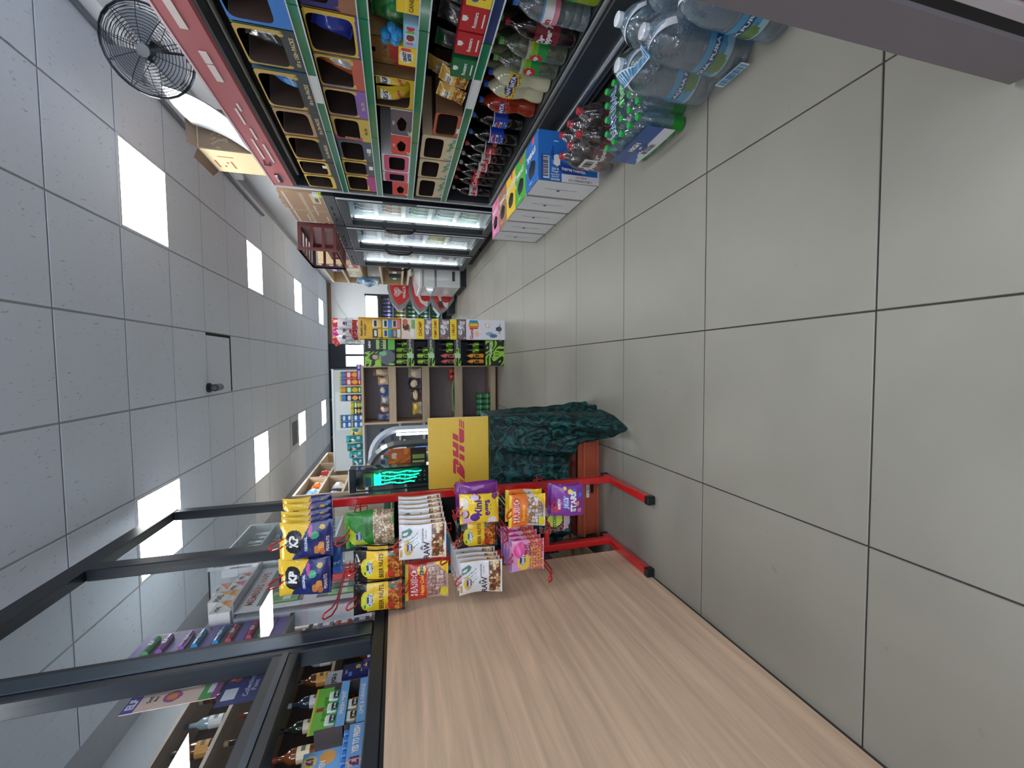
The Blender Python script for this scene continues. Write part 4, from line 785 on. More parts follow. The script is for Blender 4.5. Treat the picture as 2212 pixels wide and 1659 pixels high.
# ================================================================= three glass door fridges
def shelf_stock(t, kind):
    pass
def fridge(y0, y1, label, cols, dark):
    W = y1 - y0; t = thing('glass_door_fridge', label, 'fridge', (1.47, (y0 + y1) / 2, 0), RIGHT)   # local x: along aisle, local -y: to the aisle
    blk = (22, 26, 33); D = .62; H = 1.755
    b = B(blk).box(-W / 2, -W / 2 + .03, .06, D, .12, H).box(W / 2 - .03, W / 2, .06, D, .12, H).box(-W / 2, W / 2, D - .03, D, .12, H).box(-W / 2, W / 2, .06, D, 1.63, H).box(-W / 2, W / 2, .06, D, .12, .17); b.obj('cabinet', 'black', t)
    B((22, 24, 28)).box(-W / 2 + .02, W / 2 - .02, .1, D - .02, 0, .12).obj('plinth', 'matte', t)
    B((226, 236, 238)).box(-W / 2 + .03, W / 2 - .03, D - .04, D - .03, .17, 1.63).box(-W / 2 + .03, -W / 2 + .04, .08, D - .04, .17, 1.63).box(W / 2 - .04, W / 2 - .03, .08, D - .04, .17, 1.63).box(-W / 2 + .04, W / 2 - .04, .08, D - .04, 1.62, 1.63).box(-W / 2 + .04, W / 2 - .04, .08, D - .04, .17, .18).obj('liner', 'plastic', t)
    hd = B((34, 41, 50)).box(-W / 2, W / 2, .0, .06, 1.65, H, ch=.004).obj('header', 'black', t)
    for k in range(3): B((16, 18, 22)).box(-W / 2 + .12 + k * .16, -W / 2 + .2 + k * .16, -.002, .001, 1.7, 1.715).obj('header_slot', 'matte', hd)
    d = B(blk).box(-W / 2, -W / 2 + .075, -.005, .05, .13, 1.645, ch=.004).box(W / 2 - .075, W / 2, -.005, .05, .13, 1.645, ch=.004).box(-W / 2 + .075, W / 2 - .075, -.005, .05, .13, .21, ch=.004).box(-W / 2 + .075, W / 2 - .075, -.005, .05, 1.56, 1.645, ch=.004).obj('door', 'black', t)
    B(WHITE).box(-W / 2 + .075, W / 2 - .075, .02, .026, .21, 1.56).obj('door_pane', 'glass', d)
    B((206, 216, 232)).box(W / 2 - .028, W / 2 - .004, -.009, -.004, .16, .95).box(W / 2 - .028, W / 2 - .004, -.009, -.004, 1.25, 1.64).obj('edge_strip', 'plastic', d)  # pale strips painting the light reflected along the door frame
    B((18, 20, 24)).tube([(-W / 2 + .04, -.005, 1.27), (-W / 2 + .036, -.04, 1.22), (-W / 2 + .034, -.05, 1.1), (-W / 2 + .036, -.04, .98), (-W / 2 + .04, -.005, .93)], .012, 8).obj('handle', 'plastic', d, smooth=True)
    B((250, 252, 255)).tube([(-W / 2 + .085, .075, .24), (-W / 2 + .085, .075, 1.54)], .011, 8).tube([(W / 2 - .085, .075, .24), (W / 2 - .085, .075, 1.54)], .011, 8).obj('light_tube', 'tube', t)
    for k in range(5):
        z = .24 + k * .27
        s = B((214, 220, 222))
        for q in range(9): s.tube([(-W / 2 + .05, .13 + q * .05, z), (W / 2 - .05, .13 + q * .05, z)], .003, 4)
        s.box(-W / 2 + .045, W / 2 - .045, .11, .118, z - .012, z + .03); s.obj('wire_shelf', 'plastic', t)
    return t
pb = None
FR = [(3.94, 4.72, 'first glass door fridge next to the multideck chiller, stocked with pale bottles', [(176, 214, 190), (206, 226, 222), (150, 196, 160), (196, 140, 80), (206, 214, 220)], 0),
      (4.75, 5.6, 'middle glass door fridge of the three, stocked with yellow and purple bottles', [(206, 214, 226), (226, 196, 40), (96, 70, 160), (150, 100, 80), (196, 200, 206)], 0),
      (5.63, 6.5, 'last glass door fridge of the three, stocked with dark red bottles', [(110, 50, 60), (196, 190, 196), (150, 80, 80), (120, 70, 60), (196, 200, 206)], 0)]
proto = None
for fi, (y0, y1, lb, cs, _) in enumerate(FR):
    fridge(y0, y1, lb, cs, _)
    for k in range(5):
        n = 7
        base = None
        for q in range(n):
            y = y0 + .1 + (y1 - y0 - .2) * q / (n - 1); zz = .244 + k * .27
            lb2 = ['pale', 'bright', 'dark'][fi] + ' bottle on ' + ['the lowest', 'the second', 'the third', 'the fourth', 'the top'][k] + ' shelf of the ' + ['first', 'middle', 'last'][fi] + ' glass door fridge'
            if base is None:
                base = thing('drink_bottle', lb2, 'bottle', (1.63, y, zz), RIGHT, lb2 + 's')
                c = cs[k]
                B(c).lathe([(a * .03, z * .215) for a, z in PROF['small']], 10).obj('body', 'gloss', base, smooth=True)
                B((236, 238, 240) if q % 2 else (60, 80, 90)).lathe([(.0135, .2), (.0135, .213), (.01, .216)], 8).obj('cap', 'plastic', base)
                B((230, 232, 230)).surf(cyl(.0308, .06, .12), 10, 1).obj('label', 'gloss', base)
            else: dup(base, (1.63, y, zz))
# ================================================================= beyond the fridges, right-hand side
OAK = (206, 178, 140); LOAK = (222, 206, 182)
t = thing('oak_shelving', 'light oak wall shelf unit past the glass door fridges, above the chest freezer', 'shelving', (1.5, 6.62, 0))
B(OAK).box(0, .748, 0, .03, .92, 2.22).obj('side_panel', 'oak_v', t); B(OAK).box(0, .748, 1.4, 1.43, .92, 2.22).obj('side_panel', 'oak_v', t)
B((92, 66, 66)).box(.7, .748, .03, 1.4, .92, 2.22).obj('back_panel', 'matte', t)
for z in (.92, 1.02, 1.36, 1.66, 1.93, 2.19): B(LOAK).box(.0, .7, .03, 1.4, z, z + .03).obj('shelf', 'oak_h', t)
PX = [(6.75, 1.96, (40, 70, 120), 'navy'), (7.05, 1.96, (60, 84, 140), 'blue'), (6.72, 1.69, (206, 74, 70), 'red'), (6.98, 1.69, (230, 224, 210), 'white'), (7.2, 1.69, (214, 210, 130), 'yellow'), (7.42, 1.69, (226, 226, 222), 'pale'), (7.3, 1.39, (190, 190, 196), 'grey'), (7.0, 1.05, (100, 70, 60), 'brown'), (7.5, 1.05, (60, 80, 70), 'green')]
for y, z, c, nm in PX:
    t = thing('grocery_box', nm + ' grocery box on the ' + {1.96: 'top', 1.69: 'second', 1.39: 'third', 1.05: 'fourth'}[z] + ' shelf of the oak unit past the fridges', 'box', (1.52, y, z))
    B(c).box(0, .2, 0, .19, 0, .2, ch=.003).obj('carton', 'print', t); B(WHITE).box(-.001, 0, .03, .16, .08, .14).obj('label', 'print', t)
t = thing('bottled_water_bag', 'crumpled clear bag of blue labelled water hanging from the oak shelf', 'bag', (1.43, 7.5, 1.42))
B((120, 172, 214)).surf(lambda u, v: (-.06 * math.sin(PI * u) + .03 * math.sin(9 * v), .3 * (u - .5) * (.5 + .5 * v), .33 * v + .02 * math.sin(8 * u)), 12, 12, [('w', 0, 0, 1, 1, 14, 11, .2, (214, 226, 236))]).surf(lambda u, v: (.06 * math.sin(PI * u) + .01, .3 * (u - .5) * (.5 + .5 * v), .33 * v), 6, 6).obj('film', 'film', t, smooth=True)
t = thing('chest_freezer', 'white chest freezer with a sliding top beside the branded ice cream bins', 'freezer', (1.3, 6.98, 0))
B((216, 220, 222)).box(0, .75, 0, .95, .1, .72, ch=.02).obj('body', 'gloss', t); B((40, 42, 46)).box(.03, .72, .03, .92, 0, .1).obj('plinth', 'matte', t)
B((226, 230, 232)).box(-.015, .76, -.015, .965, .72, .78, ch=.012).obj('rim', 'plastic', t); B((236, 238, 240)).prism([(0, .78), (.74, .78), (.74, .86), (.4, .88), (0, .8)], 0, .95, axis='y').obj('lid', 'gloss', t)
B((60, 64, 68)).box(.1, .26, -.006, 0, .2, .24).obj('grille', 'matte', t); B((150, 154, 158)).box(-.004, .0, .02, .93, .5, .53).box(0, .75, -.004, 0, .5, .53).obj('trim_band', 'metal', t)
t = thing('ice_cream_stand', 'grey three-tier ice cream stand with red shield fronts and a white heart logo', 'ice cream stand', (1.35, 8.34, 0))
B((48, 52, 58)).box(-.3, .4, .12, .5, 0, .12).obj('base', 'plastic', t); B((92, 96, 100)).box(-.05, .4, .12, .5, .12, 1.28).obj('column', 'plastic', t)
def shield(ox, oz, sc, y): return [(ox + a * sc, oz + b * sc) for a, b in ((.36, .42), (.36, .02), (.2, -.06), (-.02, -.03), (-.2, .1), (-.3, .24), (-.16, .36), (.1, .44))]
for k, (ox, oz, y) in enumerate(((.03, .86, 0), (-.03, .47, -.1), (-.06, .09, -.2))):
    s = B((140, 142, 146)).prism(shield(ox, oz, 1, y), y, y + .3, axis='y').obj('tier', 'plastic', t)
    pts = shield(ox + .02, oz + .035, .8, y)
    red = (216, 66, 66)
    f = B(red).prism(pts, y - .004, y, axis='y'); cx = ox + .06; cz = oz + .2
    if k == 0:
        for sc in (.085, .055, .028):
            hp = []
            for q in range(26):
                a = 2 * PI * q / 26; hx2 = 16 * math.sin(a) ** 3 / 17; hz = (13 * math.cos(a) - 5 * math.cos(2 * a) - 2 * math.cos(3 * a) - math.cos(4 * a)) / 17
                hp.append((cx - .02 + sc * hx2, y - .008, cz + .05 + sc * hz))
            f.tube(hp, .007, 5, WHITE, closed=True)
        f.text(lambda u, v: (cx - .17 + .3 * u, y - .005, cz - .11 + .08 * v), "WALL'S", .5, .5, .7, WHITE, 3.75, 0, .05, 0, .002)
    else:
        f.prism([(ox - .18, oz + .1), (ox + .2, oz + .03), (ox + .22, oz + .2), (ox + .05, oz + .28), (ox - .1, oz + .22)], y - .006, y - .004, (232, 226, 224), 'y')
        f.prism([(ox + .0 + .075 * math.cos(a), oz + .13 + .085 * math.sin(a)) for a in [2 * PI * q / 14 for q in range(14)]], y - .009, y - .006, (196, 40, 44), 'y')
        f.prism([(ox + .0, oz + .21), (ox + .05, oz + .235), (ox + .02, oz + .2), (ox - .05, oz + .23)], y - .01, y - .009, (60, 120, 60), 'y')
        if k == 2: f.prism([(ox - .16, oz + .16), (ox - .04, oz + .2), (ox - .06, oz + .3), (ox - .17, oz + .25)], y - .01, y - .007, (70, 40, 36), 'y')
    f.obj('front_print', 'gloss', s)
t = thing('black_drinks_fridge', 'black drinks fridge with a lit white header against the far end', 'fridge', (1.2, 9.02, 0))
B((30, 34, 40)).box(-.28, -.24, 0, .55, 0, 1.76).box(.24, .28, 0, .55, 0, 1.76).box(-.24, .24, .5, .55, 0, 1.76).box(-.24, .24, 0, .55, 0, .12).box(-.24, .24, 0, .55, 1.44, 1.5).obj('cabinet', 'black', t)
B((236, 244, 248)).box(-.24, .24, -.01, .5, 1.52, 1.74).obj('lit_header', 'screen', t); B((210, 216, 222)).box(-.24, .24, .46, .5, .12, 1.44).obj('liner', 'plastic', t)
B(WHITE).box(-.24, .24, .0, .006, .12, 1.44).obj('door_pane', 'glass', t); B((250, 252, 255)).tube([(-.22, .03, .2), (-.22, .03, 1.4)], .01, 6).obj('light_tube', 'tube', t)
for k in range(5): B((206, 210, 214)).box(-.24, .24, .03, .46, .2 + k * .25, .212 + k * .25).obj('shelf', 'plastic', t)
for k, c in enumerate(((40, 110, 70), (60, 140, 90), (40, 150, 80), (206, 176, 40), (100, 84, 190))):
    base = None
    for q in range(6):
        p = (1.0 + q * .08, 9.12, .213 + k * .25); lb = 'bottle on the ' + ('lowest', 'second', 'third', 'fourth', 'top')[k] + ' shelf of the black drinks fridge'
        if base is None:
            base = thing('beer_bottle', lb, 'bottle', p, 0, lb + ' row'); B(c).lathe([(a * .03, z * .2) for a, z in PROF['small']], 8).obj('body', 'gloss', base, smooth=True); B(WHITE).surf(cyl(.031, .05, .1), 8, 1).obj('label', 'print', base)
        else: dup(base, p)
# ================================================================= CENTRE BACK: oak gondola, display stands
YS = 4.8
t = thing('oak_gondola', 'light oak gondola shelf with four bays holding bread and vegetables', 'shelving', (-.315, YS, 0))
W, D = .65, .4
OKC = (190, 170, 142)
B(OKC).box(-W / 2, -W / 2 + .022, 0, D, .0, 1.53).obj('side_panel', 'oak_v', t); B(OKC).box(W / 2 - .022, W / 2, 0, D, 0, 1.53).obj('side_panel', 'oak_v', t)
B((160, 147, 148)).box(-W / 2 + .022, W / 2 - .022, D - .02, D, 0, 1.53).obj('back_panel', 'matte', t)
B(OKC).box(-W / 2 + .022, W / 2 - .022, 0, D - .02, 1.505, 1.53).obj('top', 'oak_h', t)
for z0, z1 in ((1.165, 1.243), (.8, .882), (.424, .515), (.03, .089)):
    s = B(OKC).box(-W / 2 + .022, W / 2 - .022, 0, .018, z0, z1).obj('shelf_front', 'oak_h', t)
    B(OKC).box(-W / 2 + .022, W / 2 - .022, .018, D - .02, z1 - .03, z1 - .01).obj('shelf_board', 'oak_h', t)
B((92, 58, 44)).box(-W / 2 + .022, W / 2 - .022, .03, .05, 0, .03).obj('kick_board', 'matte', t)
# loaves and vegetables on it
def loaf(label, x, z, w, h, c, spec, seed, wf=.88, y=YS + .1, tilt=0, name='bread_loaf', cat='bread'):
    o = pouch(w * wf, h, .1, spec, c, .1, seed, 14, 14, .008).obj(name, 'film', None, (x, y, z + .013), (-.35, tilt, 0), smooth=True)
    return tag(o, label, cat)
BRD = [('e', .5, .5, .3, .25, (226, 206, 176)), ('r', .3, .1, .7, .3, (214, 216, 222))]
zA, zB, zC, zD = 1.234, .873, .506, .08
loaf('brown paper-banded loaf beside the energy drink stand, top gondola bay', -.066, zA, .13, .17, (186, 158, 128), BRD, 50, .72)
loaf('low brown loaf lying beside the blue wrapped one', -.163, zA, .14, .12, (196, 160, 118), BRD, 51, .72)
loaf('blue wrapped loaf between brown and grey loaves, top gondola bay', -.27, zA, .16, .11, (70, 100, 176), [('e', .5, .5, .3, .3, (214, 196, 170))], 52, .72)
loaf('grey blue wrapped loaf on the top gondola bay', -.377, zA, .14, .09, (140, 150, 176), BRD, 53, .72)
loaf('maroon wrapped loaf on the top gondola bay', -.481, zA, .15, .11, (120, 92, 90), BRD, 54, .72)
loaf('white and blue wrapped loaf beside the maroon one, top gondola bay', -.572, zA, .1, .13, (150, 160, 196), [('e', .5, .3, .4, .2, (70, 96, 160))], 55, .72)
loaf('pale floury roll bag on the second gondola bay', -.078, zB, .13, .15, (206, 194, 176), BRD, 56)
loaf('navy and cream roll bag on the second gondola bay', -.2, zB, .14, .16, (70, 70, 96), [('e', .5, .45, .35, .25, (214, 196, 160))], 57)
loaf('cream and black roll bag on the second gondola bay', -.335, zB, .16, .12, (80, 66, 66), [('e', .5, .5, .4, .2, (206, 186, 150))], 58)
loaf('yellow topped roll bag on the second gondola bay', -.485, zB, .16, .1, (214, 176, 70), [('r', 0, 0, 1, .3, (190, 190, 196))], 59)
t = thing('spring_onions', 'bunch of long green spring onions lying in the third gondola bay', 'vegetable', (-.33, YS + .1, zC + .008))
for k in range(9): B((74 + 6 * k, 122 + 4 * k, 60)).tube([(.16, .01 * k - .04, .0), (.04, .012 * k - .04, .012 + .004 * (k % 3)), (-.1, .01 * k - .05, .01), (-.2, .012 * k - .05, .004 * (k % 4))], [.003, .006, .007, .009], 6, c=(96 + 12 * (k % 3), 140 + 8 * (k % 4), 80)).obj('stalk', 'plastic', t, smooth=True)
for k in range(4):
    o = B((176, 60, 48)).lathe([(0, 0), (.024, .006), (.034, .028), (.026, .052), (.008, .062), (0, .06)], 14).obj('tomato', 'gloss', None, (-.05 - .06 * (k % 2) - .012 * k, YS + .07 + .065 * (k // 2), zC + .001), smooth=True)
    tag(o, 'red tomato beside the spring onions in the third gondola bay', 'tomato', 'tomatoes in the gondola')
base = None
for i in range(4):
    for j in range(2):
        for k in range(2):
            p = (-.36 - .066 * i, YS + .08 + .07 * j, zD + .001 + .083 * k)
            if base is None:
                base = thing('green_can', 'small green can with a white band stacked in the bottom gondola bay', 'can', p, 0, 'green cans stacked in the bottom bay')
                B((60, 140, 92)).lathe([(.028, 0), (.031, .004), (.031, .074), (.028, .08)], 14).obj('can', 'gloss', base, smooth=True)
                B((196, 214, 200)).lathe([(.029, .0795), (.022, .0805), (.0, .079)], 14).obj('lid', 'metal', base); B((150, 190, 160)).surf(cyl(.0316, .03, .046), 14, 1).obj('band', 'print', base)
            else: dup(base, p)
# tubes of crisps on the gondola top
TUBES = [(-.092, (206, 52, 52), (60, 130, 206), 1), (-.172, (206, 52, 52), (60, 130, 206), 1), (-.26, (70, 150, 60), (226, 150, 90), 1), (-.35, (70, 36, 90), (60, 140, 210), 1), (-.43, (60, 150, 60), (206, 196, 50), 0), (-.5, (40, 40, 46), (206, 196, 50), 0)]
CN = {0: 'short', 1: 'tall'}; kn = ['red', 'red', 'green', 'purple', 'green', 'black']
for k, (x, c, tc_, tall) in enumerate(TUBES):
    h = .235 if tall else .125; r = .0375
    t = thing('crisp_tube', CN[tall] + ' ' + kn[k] + ' tube of stacked crisps ' + ('near the purple chocolate box' if k == 0 else 'on top of the oak gondola'), 'crisp tube', (x, YS + .17, 1.531))
    B(c).surf(cyl(r, 0, h * .94), 30, 20, [('r', 0, .8, 1, 1, tc_), ('r', .38, .56, .62, .7, WHITE), ('e', .5, .35, .12, .13, (230, 176, 60)), ('r', .4, .08, .6, .16, WHITE)], c).obj('tube', 'print', t, smooth=True)
    B((226, 206, 60)).lathe([(r + .001, h * .93), (r + .001, h), (r * .9, h)], 16).obj('lid', 'plastic', t)
base = None
for i in range(2):
    for j in range(2):
        p = (-.575 - .076 * i, YS + .17, 1.531 + .122 * j)
        if base is None:
            base = thing('crisp_tube', 'short blue tube of stacked crisps, one of four on the oak gondola', 'crisp tube', p, 0, 'four short blue crisp tubes'); B((30, 110, 190)).surf(cyl(.036, 0, .11), 24, 14, [('r', .36, .55, .64, .8, WHITE), ('r', .4, .1, .62, .32, WHITE)], (30, 110, 190)).obj('tube', 'print', base, smooth=True)
            B((214, 200, 60)).lathe([(.037, .108), (.037, .12), (.033, .12)], 14).obj('lid', 'plastic', base)
        else: dup(base, p)
t = thing('chocolate_box', 'purple chocolate carton standing on the oak gondola beside the red crisp tubes', 'box', (-.06, YS + .03, 1.531))
F = lambda u, v: (-.0 + u * .0 + (u - .5) * .16, 0, v * .045)
B((84, 44, 140)).box(-.08, .08, .001, .1, 0, .045).surf(F, 8, 4, [('t', 'roses', .3, .5, .5, (214, 196, 226), 3.5, 0, .03), ('t', '001', .85, .5, .5, (230, 220, 240), 3.5, 0, .04)], (84, 44, 140)).obj('carton', 'print', t)
# second run of gondola to the left, with a white back panel and nappy packs
t = thing('white_back_panel', 'tall white pegboard back panel rising behind the crisp tubes and nappy packs', 'panel', (-.6, 5.32, 0))
B((214, 222, 222)).box(-.65, .56, 0, .03, 0, 1.88).obj('board', 'plastic', t); B((236, 244, 246)).box(-.16, .3, -.004, 0, 1.54, 1.86).obj('bright_sheet', 'gloss', t); B((196, 202, 204)).box(-.66, .57, -.004, .034, 1.88, 1.9).obj('cap_rail', 'metal', t)
t = thing('grey_gondola', 'grey steel shelf run below the nappy packs, with hanging price tags', 'shelving', (-.92, YS + .05, 0))
B((150, 154, 156)).box(-.27, .27, .36, .4, 0, 1.53).obj('back_panel', 'plastic', t); B((206, 206, 206)).box(-.27, .27, 0, .36, 1.51, 1.53).obj('top', 'plastic', t)
for z in (.1, .5, .85, 1.12): B((184, 186, 188)).box(-.27, .27, .03, .36, z, z + .02).obj('shelf', 'plastic', t)
for k in range(8): B((34, 50, 100) if k % 2 else (224, 226, 228)).box(-.24 + .06 * k, -.2 + .06 * k, .02, .03, 1.3, 1.345).obj('price_tag', 'print', t)
for k in range(6): B((34, 50, 100)).box(-.24 + .08 * k, -.19 + .08 * k, .02, .03, 1.2, 1.23).obj('price_tag', 'print', t)
NP = [(-.73, .0, .11, (226, 208, 80), 'yellow and teal'), (-.81, 0, .16, (40, 166, 172), 'turquoise'), (-.9, 0, .15, (24, 120, 120), 'dark teal'), (-.985, 0, .13, (40, 160, 170), 'teal'), (-1.07, 0, .1, (30, 130, 140), 'deep teal')]
for k, (x, dz, h, c, nm) in enumerate(NP):
    o = pouch(.085, h + .02, .1, [('e', .3, .65, .22, .2, (226, 200, 180)), ('e', .3, .75, .2, .1, (70, 50, 40)), ('r', .5, .2, .9, .4, (206, 226, 230)), ('e', .75, .6, .2, .25, (30, 140, 150))], c, .08, 60 + k, 16, 16, .004).obj('nappy_pack', 'film', None, (x, YS + .14, 1.531), smooth=True)
    tag(o, nm + ' nappy pack with a baby face print on the grey gondola', 'nappy pack')
# ---- energy drink stand (black and lime)
t = thing('energy_drink_stand', 'black cardboard energy drink stand with lime swirl panels and a figure header', 'display stand', (.141, 4.5, 0))
LIME = (150, 206, 60); K = (24, 26, 28)
sw = ('w', 0, 0, 1, 1, 15, 16, -.1, LIME)
F = lambda z0, z1, y=0: (lambda u, v: (-.14 + .28 * u, y, z0 + (z1 - z0) * v))
B(K).box(-.14, -.135, 0, .3, 0, 1.18).box(.135, .14, 0, .3, 0, 1.18).box(-.135, .135, .29, .3, 0, 1.46).box(-.135, .135, .02, .29, .21, .22).box(-.135, .135, .02, .29, .5, .51).box(-.135, .135, .02, .29, .78, .79).box(-.135, .135, .02, .29, .995, 1.005).obj('carcass', 'print', t)
B(K).surf(F(0, .21), 44, 34, [sw, ('r', .3, .28, .58, .62, K), ('t', 'MONSTER', .62, .72, .13, (220, 236, 220), 1.33, 0, .03, .1), ('t', 'm', .44, .45, .3, LIME, 1.33, 0, .06)]).obj('base_panel', 'print', t)
for z in (.5, .78, .995):
    B(K).surf(F(z - .02, z + .055, -.002), 40, 12, [('r', 0, 0, .5, 1, K), ('w', 0, 0, .5, 1, 18, 9, 0, LIME), ('r', .3, .1, .48, .9, (176, 206, 170)), ('r', .5, 0, 1, 1, (62, 64, 68)), ('t', 'MONSTER', .78, .55, .3, (206, 212, 206), 3.7, 0, .02), ('t', 'm', .58, .5, .5, LIME, 3.7, 0, .05)]).obj('shelf_lip', 'print', t)
hd = [('r', .5, .0, 1, 1, K), ('r', .62, .3, .98, .62, (150, 190, 110)), ('r', .55, 0, 1, .22, (96, 176, 70)), ('r', .0, 0, .6, 1, K), ('w', .0, .3, .55, 1, 18, 14, .3, LIME), ('e', .34, .66, .12, .12, (190, 160, 140)), ('e', .34, .7, .14, .15, (40, 36, 40)), ('e', .34, .66, .085, .1, (196, 166, 146)),
      ('e', .34, .28, .26, .3, (92, 98, 106)), ('e', .48, .4, .1, .12, (120, 180, 140)), ('e', .12, .22, .08, .14, (92, 98, 106)), ('r', .04, .02, .1, .2, LIME), ('t', 'NIH S', .3, .9, .12, LIME, .93, 0, .06), ('t', 'LANDO', .2, .5, .08, LIME, .93, 0, .06), ('t', 'NEW', .8, .84, .08, WHITE, .93, 0, .04), ('t', 'mmm', .8, .46, .12, K, .93, 0, .05)]
B(K).surf(F(1.17, 1.465, -.004), 48, 48, hd).obj('header', 'print', t)
cans = [(.22, .5, [((226, 150, 50), 0), ((226, 150, 50), 0), (K, 1), (K, 1)], 'bottle'), (.51, .78, [((206, 96, 100), 0), ((206, 96, 100), 0), (K, 1), (K, 1)], 'bottle'), (.79, .995, [((170, 206, 90), 0), ((170, 206, 90), 0), (K, 1), None], 'can'), (1.005, 1.17, [((170, 206, 90), 0), ((170, 206, 90), 0), ((150, 190, 60), 0), (K, 1)], 'can')]
for ri, (z, _, row_, kd) in enumerate(cans):
    for q, it in enumerate(row_):
        if it is None: continue
        c, dk = it; nm = {(226, 150, 50): 'orange', (206, 96, 100): 'pink', K: 'black', (170, 206, 90): 'lime', (150, 190, 60): 'olive lime'}[c]
        t = thing('energy_drink_' + kd, nm + ' energy drink ' + kd + ' on ' + ('the lowest', 'the second', 'the third', 'the top')[ri] + ' shelf of the black stand', kd, (.001 + .046 + .063 * q, 4.56, z + .001), 0, nm + ' ' + kd + 's row ' + str(ri))
        h = .15 if kd == 'can' else .2
        if kd == 'can': B(c).lathe([(.02, 0), (.027, .006), (.027, h * .88), (.02, h)], 14).obj('can', 'gloss', t, smooth=True); B((206, 210, 212)).lathe([(.021, h), (.016, h + .001), (0, h)], 12).obj('lid', 'metal', t)
        else: B(c).lathe([(.022, 0), (.027, .006), (.027, h * .7), (.013, h * .86), (.013, h * .9)], 14).obj('body', 'gloss', t, smooth=True); B((50, 54, 58)).lathe([(.0145, h * .89), (.0145, h), (.01, h)], 12).obj('cap', 'plastic', t)
        B(LIME if dk else (40, 60, 30)).text(cyl(.0275, h * .15, h * .75), 'm', .5, .5, .6, LIME if dk else (40, 60, 30), 1.6, 0, .05).obj('claw_mark', 'print', t)
# ---- phone plan / gummy stand
t = thing('sim_card_stand', 'yellow card display stand of phone plan cards and gummy sweets with a white base', 'display stand', (.389, 4.46, 0))
YL = (226, 176, 44)
B(YL).box(-.107, -.103, 0, .25, .43, 1.36).box(.103, .107, 0, .28, .43, 1.52).box(-.107, .107, .24, .25, 0, 1.52).obj('carcass', 'print', t)
B((222, 222, 232)).box(-.107, .107, .002, .24, 0, .43).obj('base', 'print', t)
G = lambda z0, z1, y=0: (lambda u, v: (-.107 + .214 * u, y, z0 + (z1 - z0) * v))
RB = [(206, 60, 60), (230, 130, 50), (236, 206, 60), (90, 170, 80), (60, 120, 190)]
B((226, 226, 236)).surf(G(0, .43), 30, 56, [('e', .74, .8 , .22, .13, RB[0])] + [('e', .74, .8, .22 - .0 * k, .13, RB[k]) if False else ('r', .52 + .088 * k, .69, .52 + .088 * (k + 1), .91, RB[k]) for k in range(5)] + [('e', .72, .45, .13, .06, (230, 180, 80)), ('e', .72, .45, .1, .04, (240, 236, 240)), ('e', .3, .4, .1, .1, (150, 176, 206)), ('e', .2, .3, .1, .1, (90, 120, 150)), ('e', .55, .16, .12, .08, (60, 70, 84)), ('r', .3, .12, .8, .15, (90, 100, 110)), ('t', 'Gumi', .28, .86, .09, (200, 60, 90), .5, 0, .04), ('e', .28, .72, .16, .05, (236, 196, 150))]).obj('base_print', 'print', t)
lips = [(.43, .53, (70, 66, 72), None, 'clear'), (.53, .6, (232, 214, 40), '1 FRUIT', ''), (.6, .72, (84, 76, 84), None, 'clear'), (.72, .79, (234, 216, 40), 'YUMMY GUMMY', ''), (.79, .87, (96, 110, 170), None, 'lilac'), (.87, .95, (234, 214, 44), 'CHOMP', ''), (.95, 1.1, (226, 206, 196), 'Gumi', 'print')]
for z0, z1, c, tx, kd in lips:
    sp = []
    if kd in ('clear', 'lilac'): sp = [('n', .05, .1, .95, .9, .24, [(206, 200, 206), (170, 120, 120), (226, 222, 226), (120, 110, 120)])]
    if kd == 'print': sp = [('e', .6, .7, .2, .2, (70, 50, 44)), ('e', .8, .75, .16, .16, (190, 110, 60)), ('e', .3, .3, .2, .16, (230, 230, 220)), ('r', .5, .08, .9, .3, (120, 180, 90))]
    if tx: sp.append(('t', tx, .5, .5, .42 if kd != 'print' else .14, (190, 50, 40), .214 / (z1 - z0), 0, .04, 0, .0012, .9))
    B(c).surf(G(z0, z1, -.001), 24, 12, sp).obj('tray_front', 'print', t)
    B(c).box(-.103, .103, .0, .24, z0, z0 + .004).obj('tray_floor', 'print', t)
B((222, 172, 46)).surf(G(1.1, 1.52, .05), 30, 40, [('t', 'flexible plans', .5, .93, .07, (40, 36, 30), .51, 0, .03, 0, .0012, .9), ('t', 'with giffgaff', .42, .85, .06, (50, 44, 34), .51, 0, .02, 0, .0012, .8)]).obj('header', 'print', t)
for k, (x, z, c, c2, nm) in enumerate(((-.05, 1.3, (40, 36, 34), (226, 190, 80), 'black and yellow'), (.05, 1.3, (226, 220, 214), (226, 190, 80), 'white and yellow'), (.05, 1.2, (206, 226, 240), (60, 140, 210), 'white and blue'), (-.05, 1.2, (214, 224, 50), (30, 150, 190), 'lime and turquoise'), (-.05, 1.11, (90, 92, 98), (226, 226, 226), 'grey'), (.05, 1.11, (226, 190, 186), (226, 120, 120), 'pink'))):
    o = B(c).box(-.042, .042, 0, .012, 0, .085).box(-.042, .042, -.001, 0, 0, .034, c=c2).box(-.03, .03, -.002, -.001, .045, .07, c=tuple(255 - v for v in c)).obj('sim_card_pack', 'print', None, (.389 + x, 4.46 + .037, z)); tag(o, nm + ' phone plan card on the yellow display stand', 'sim card pack')
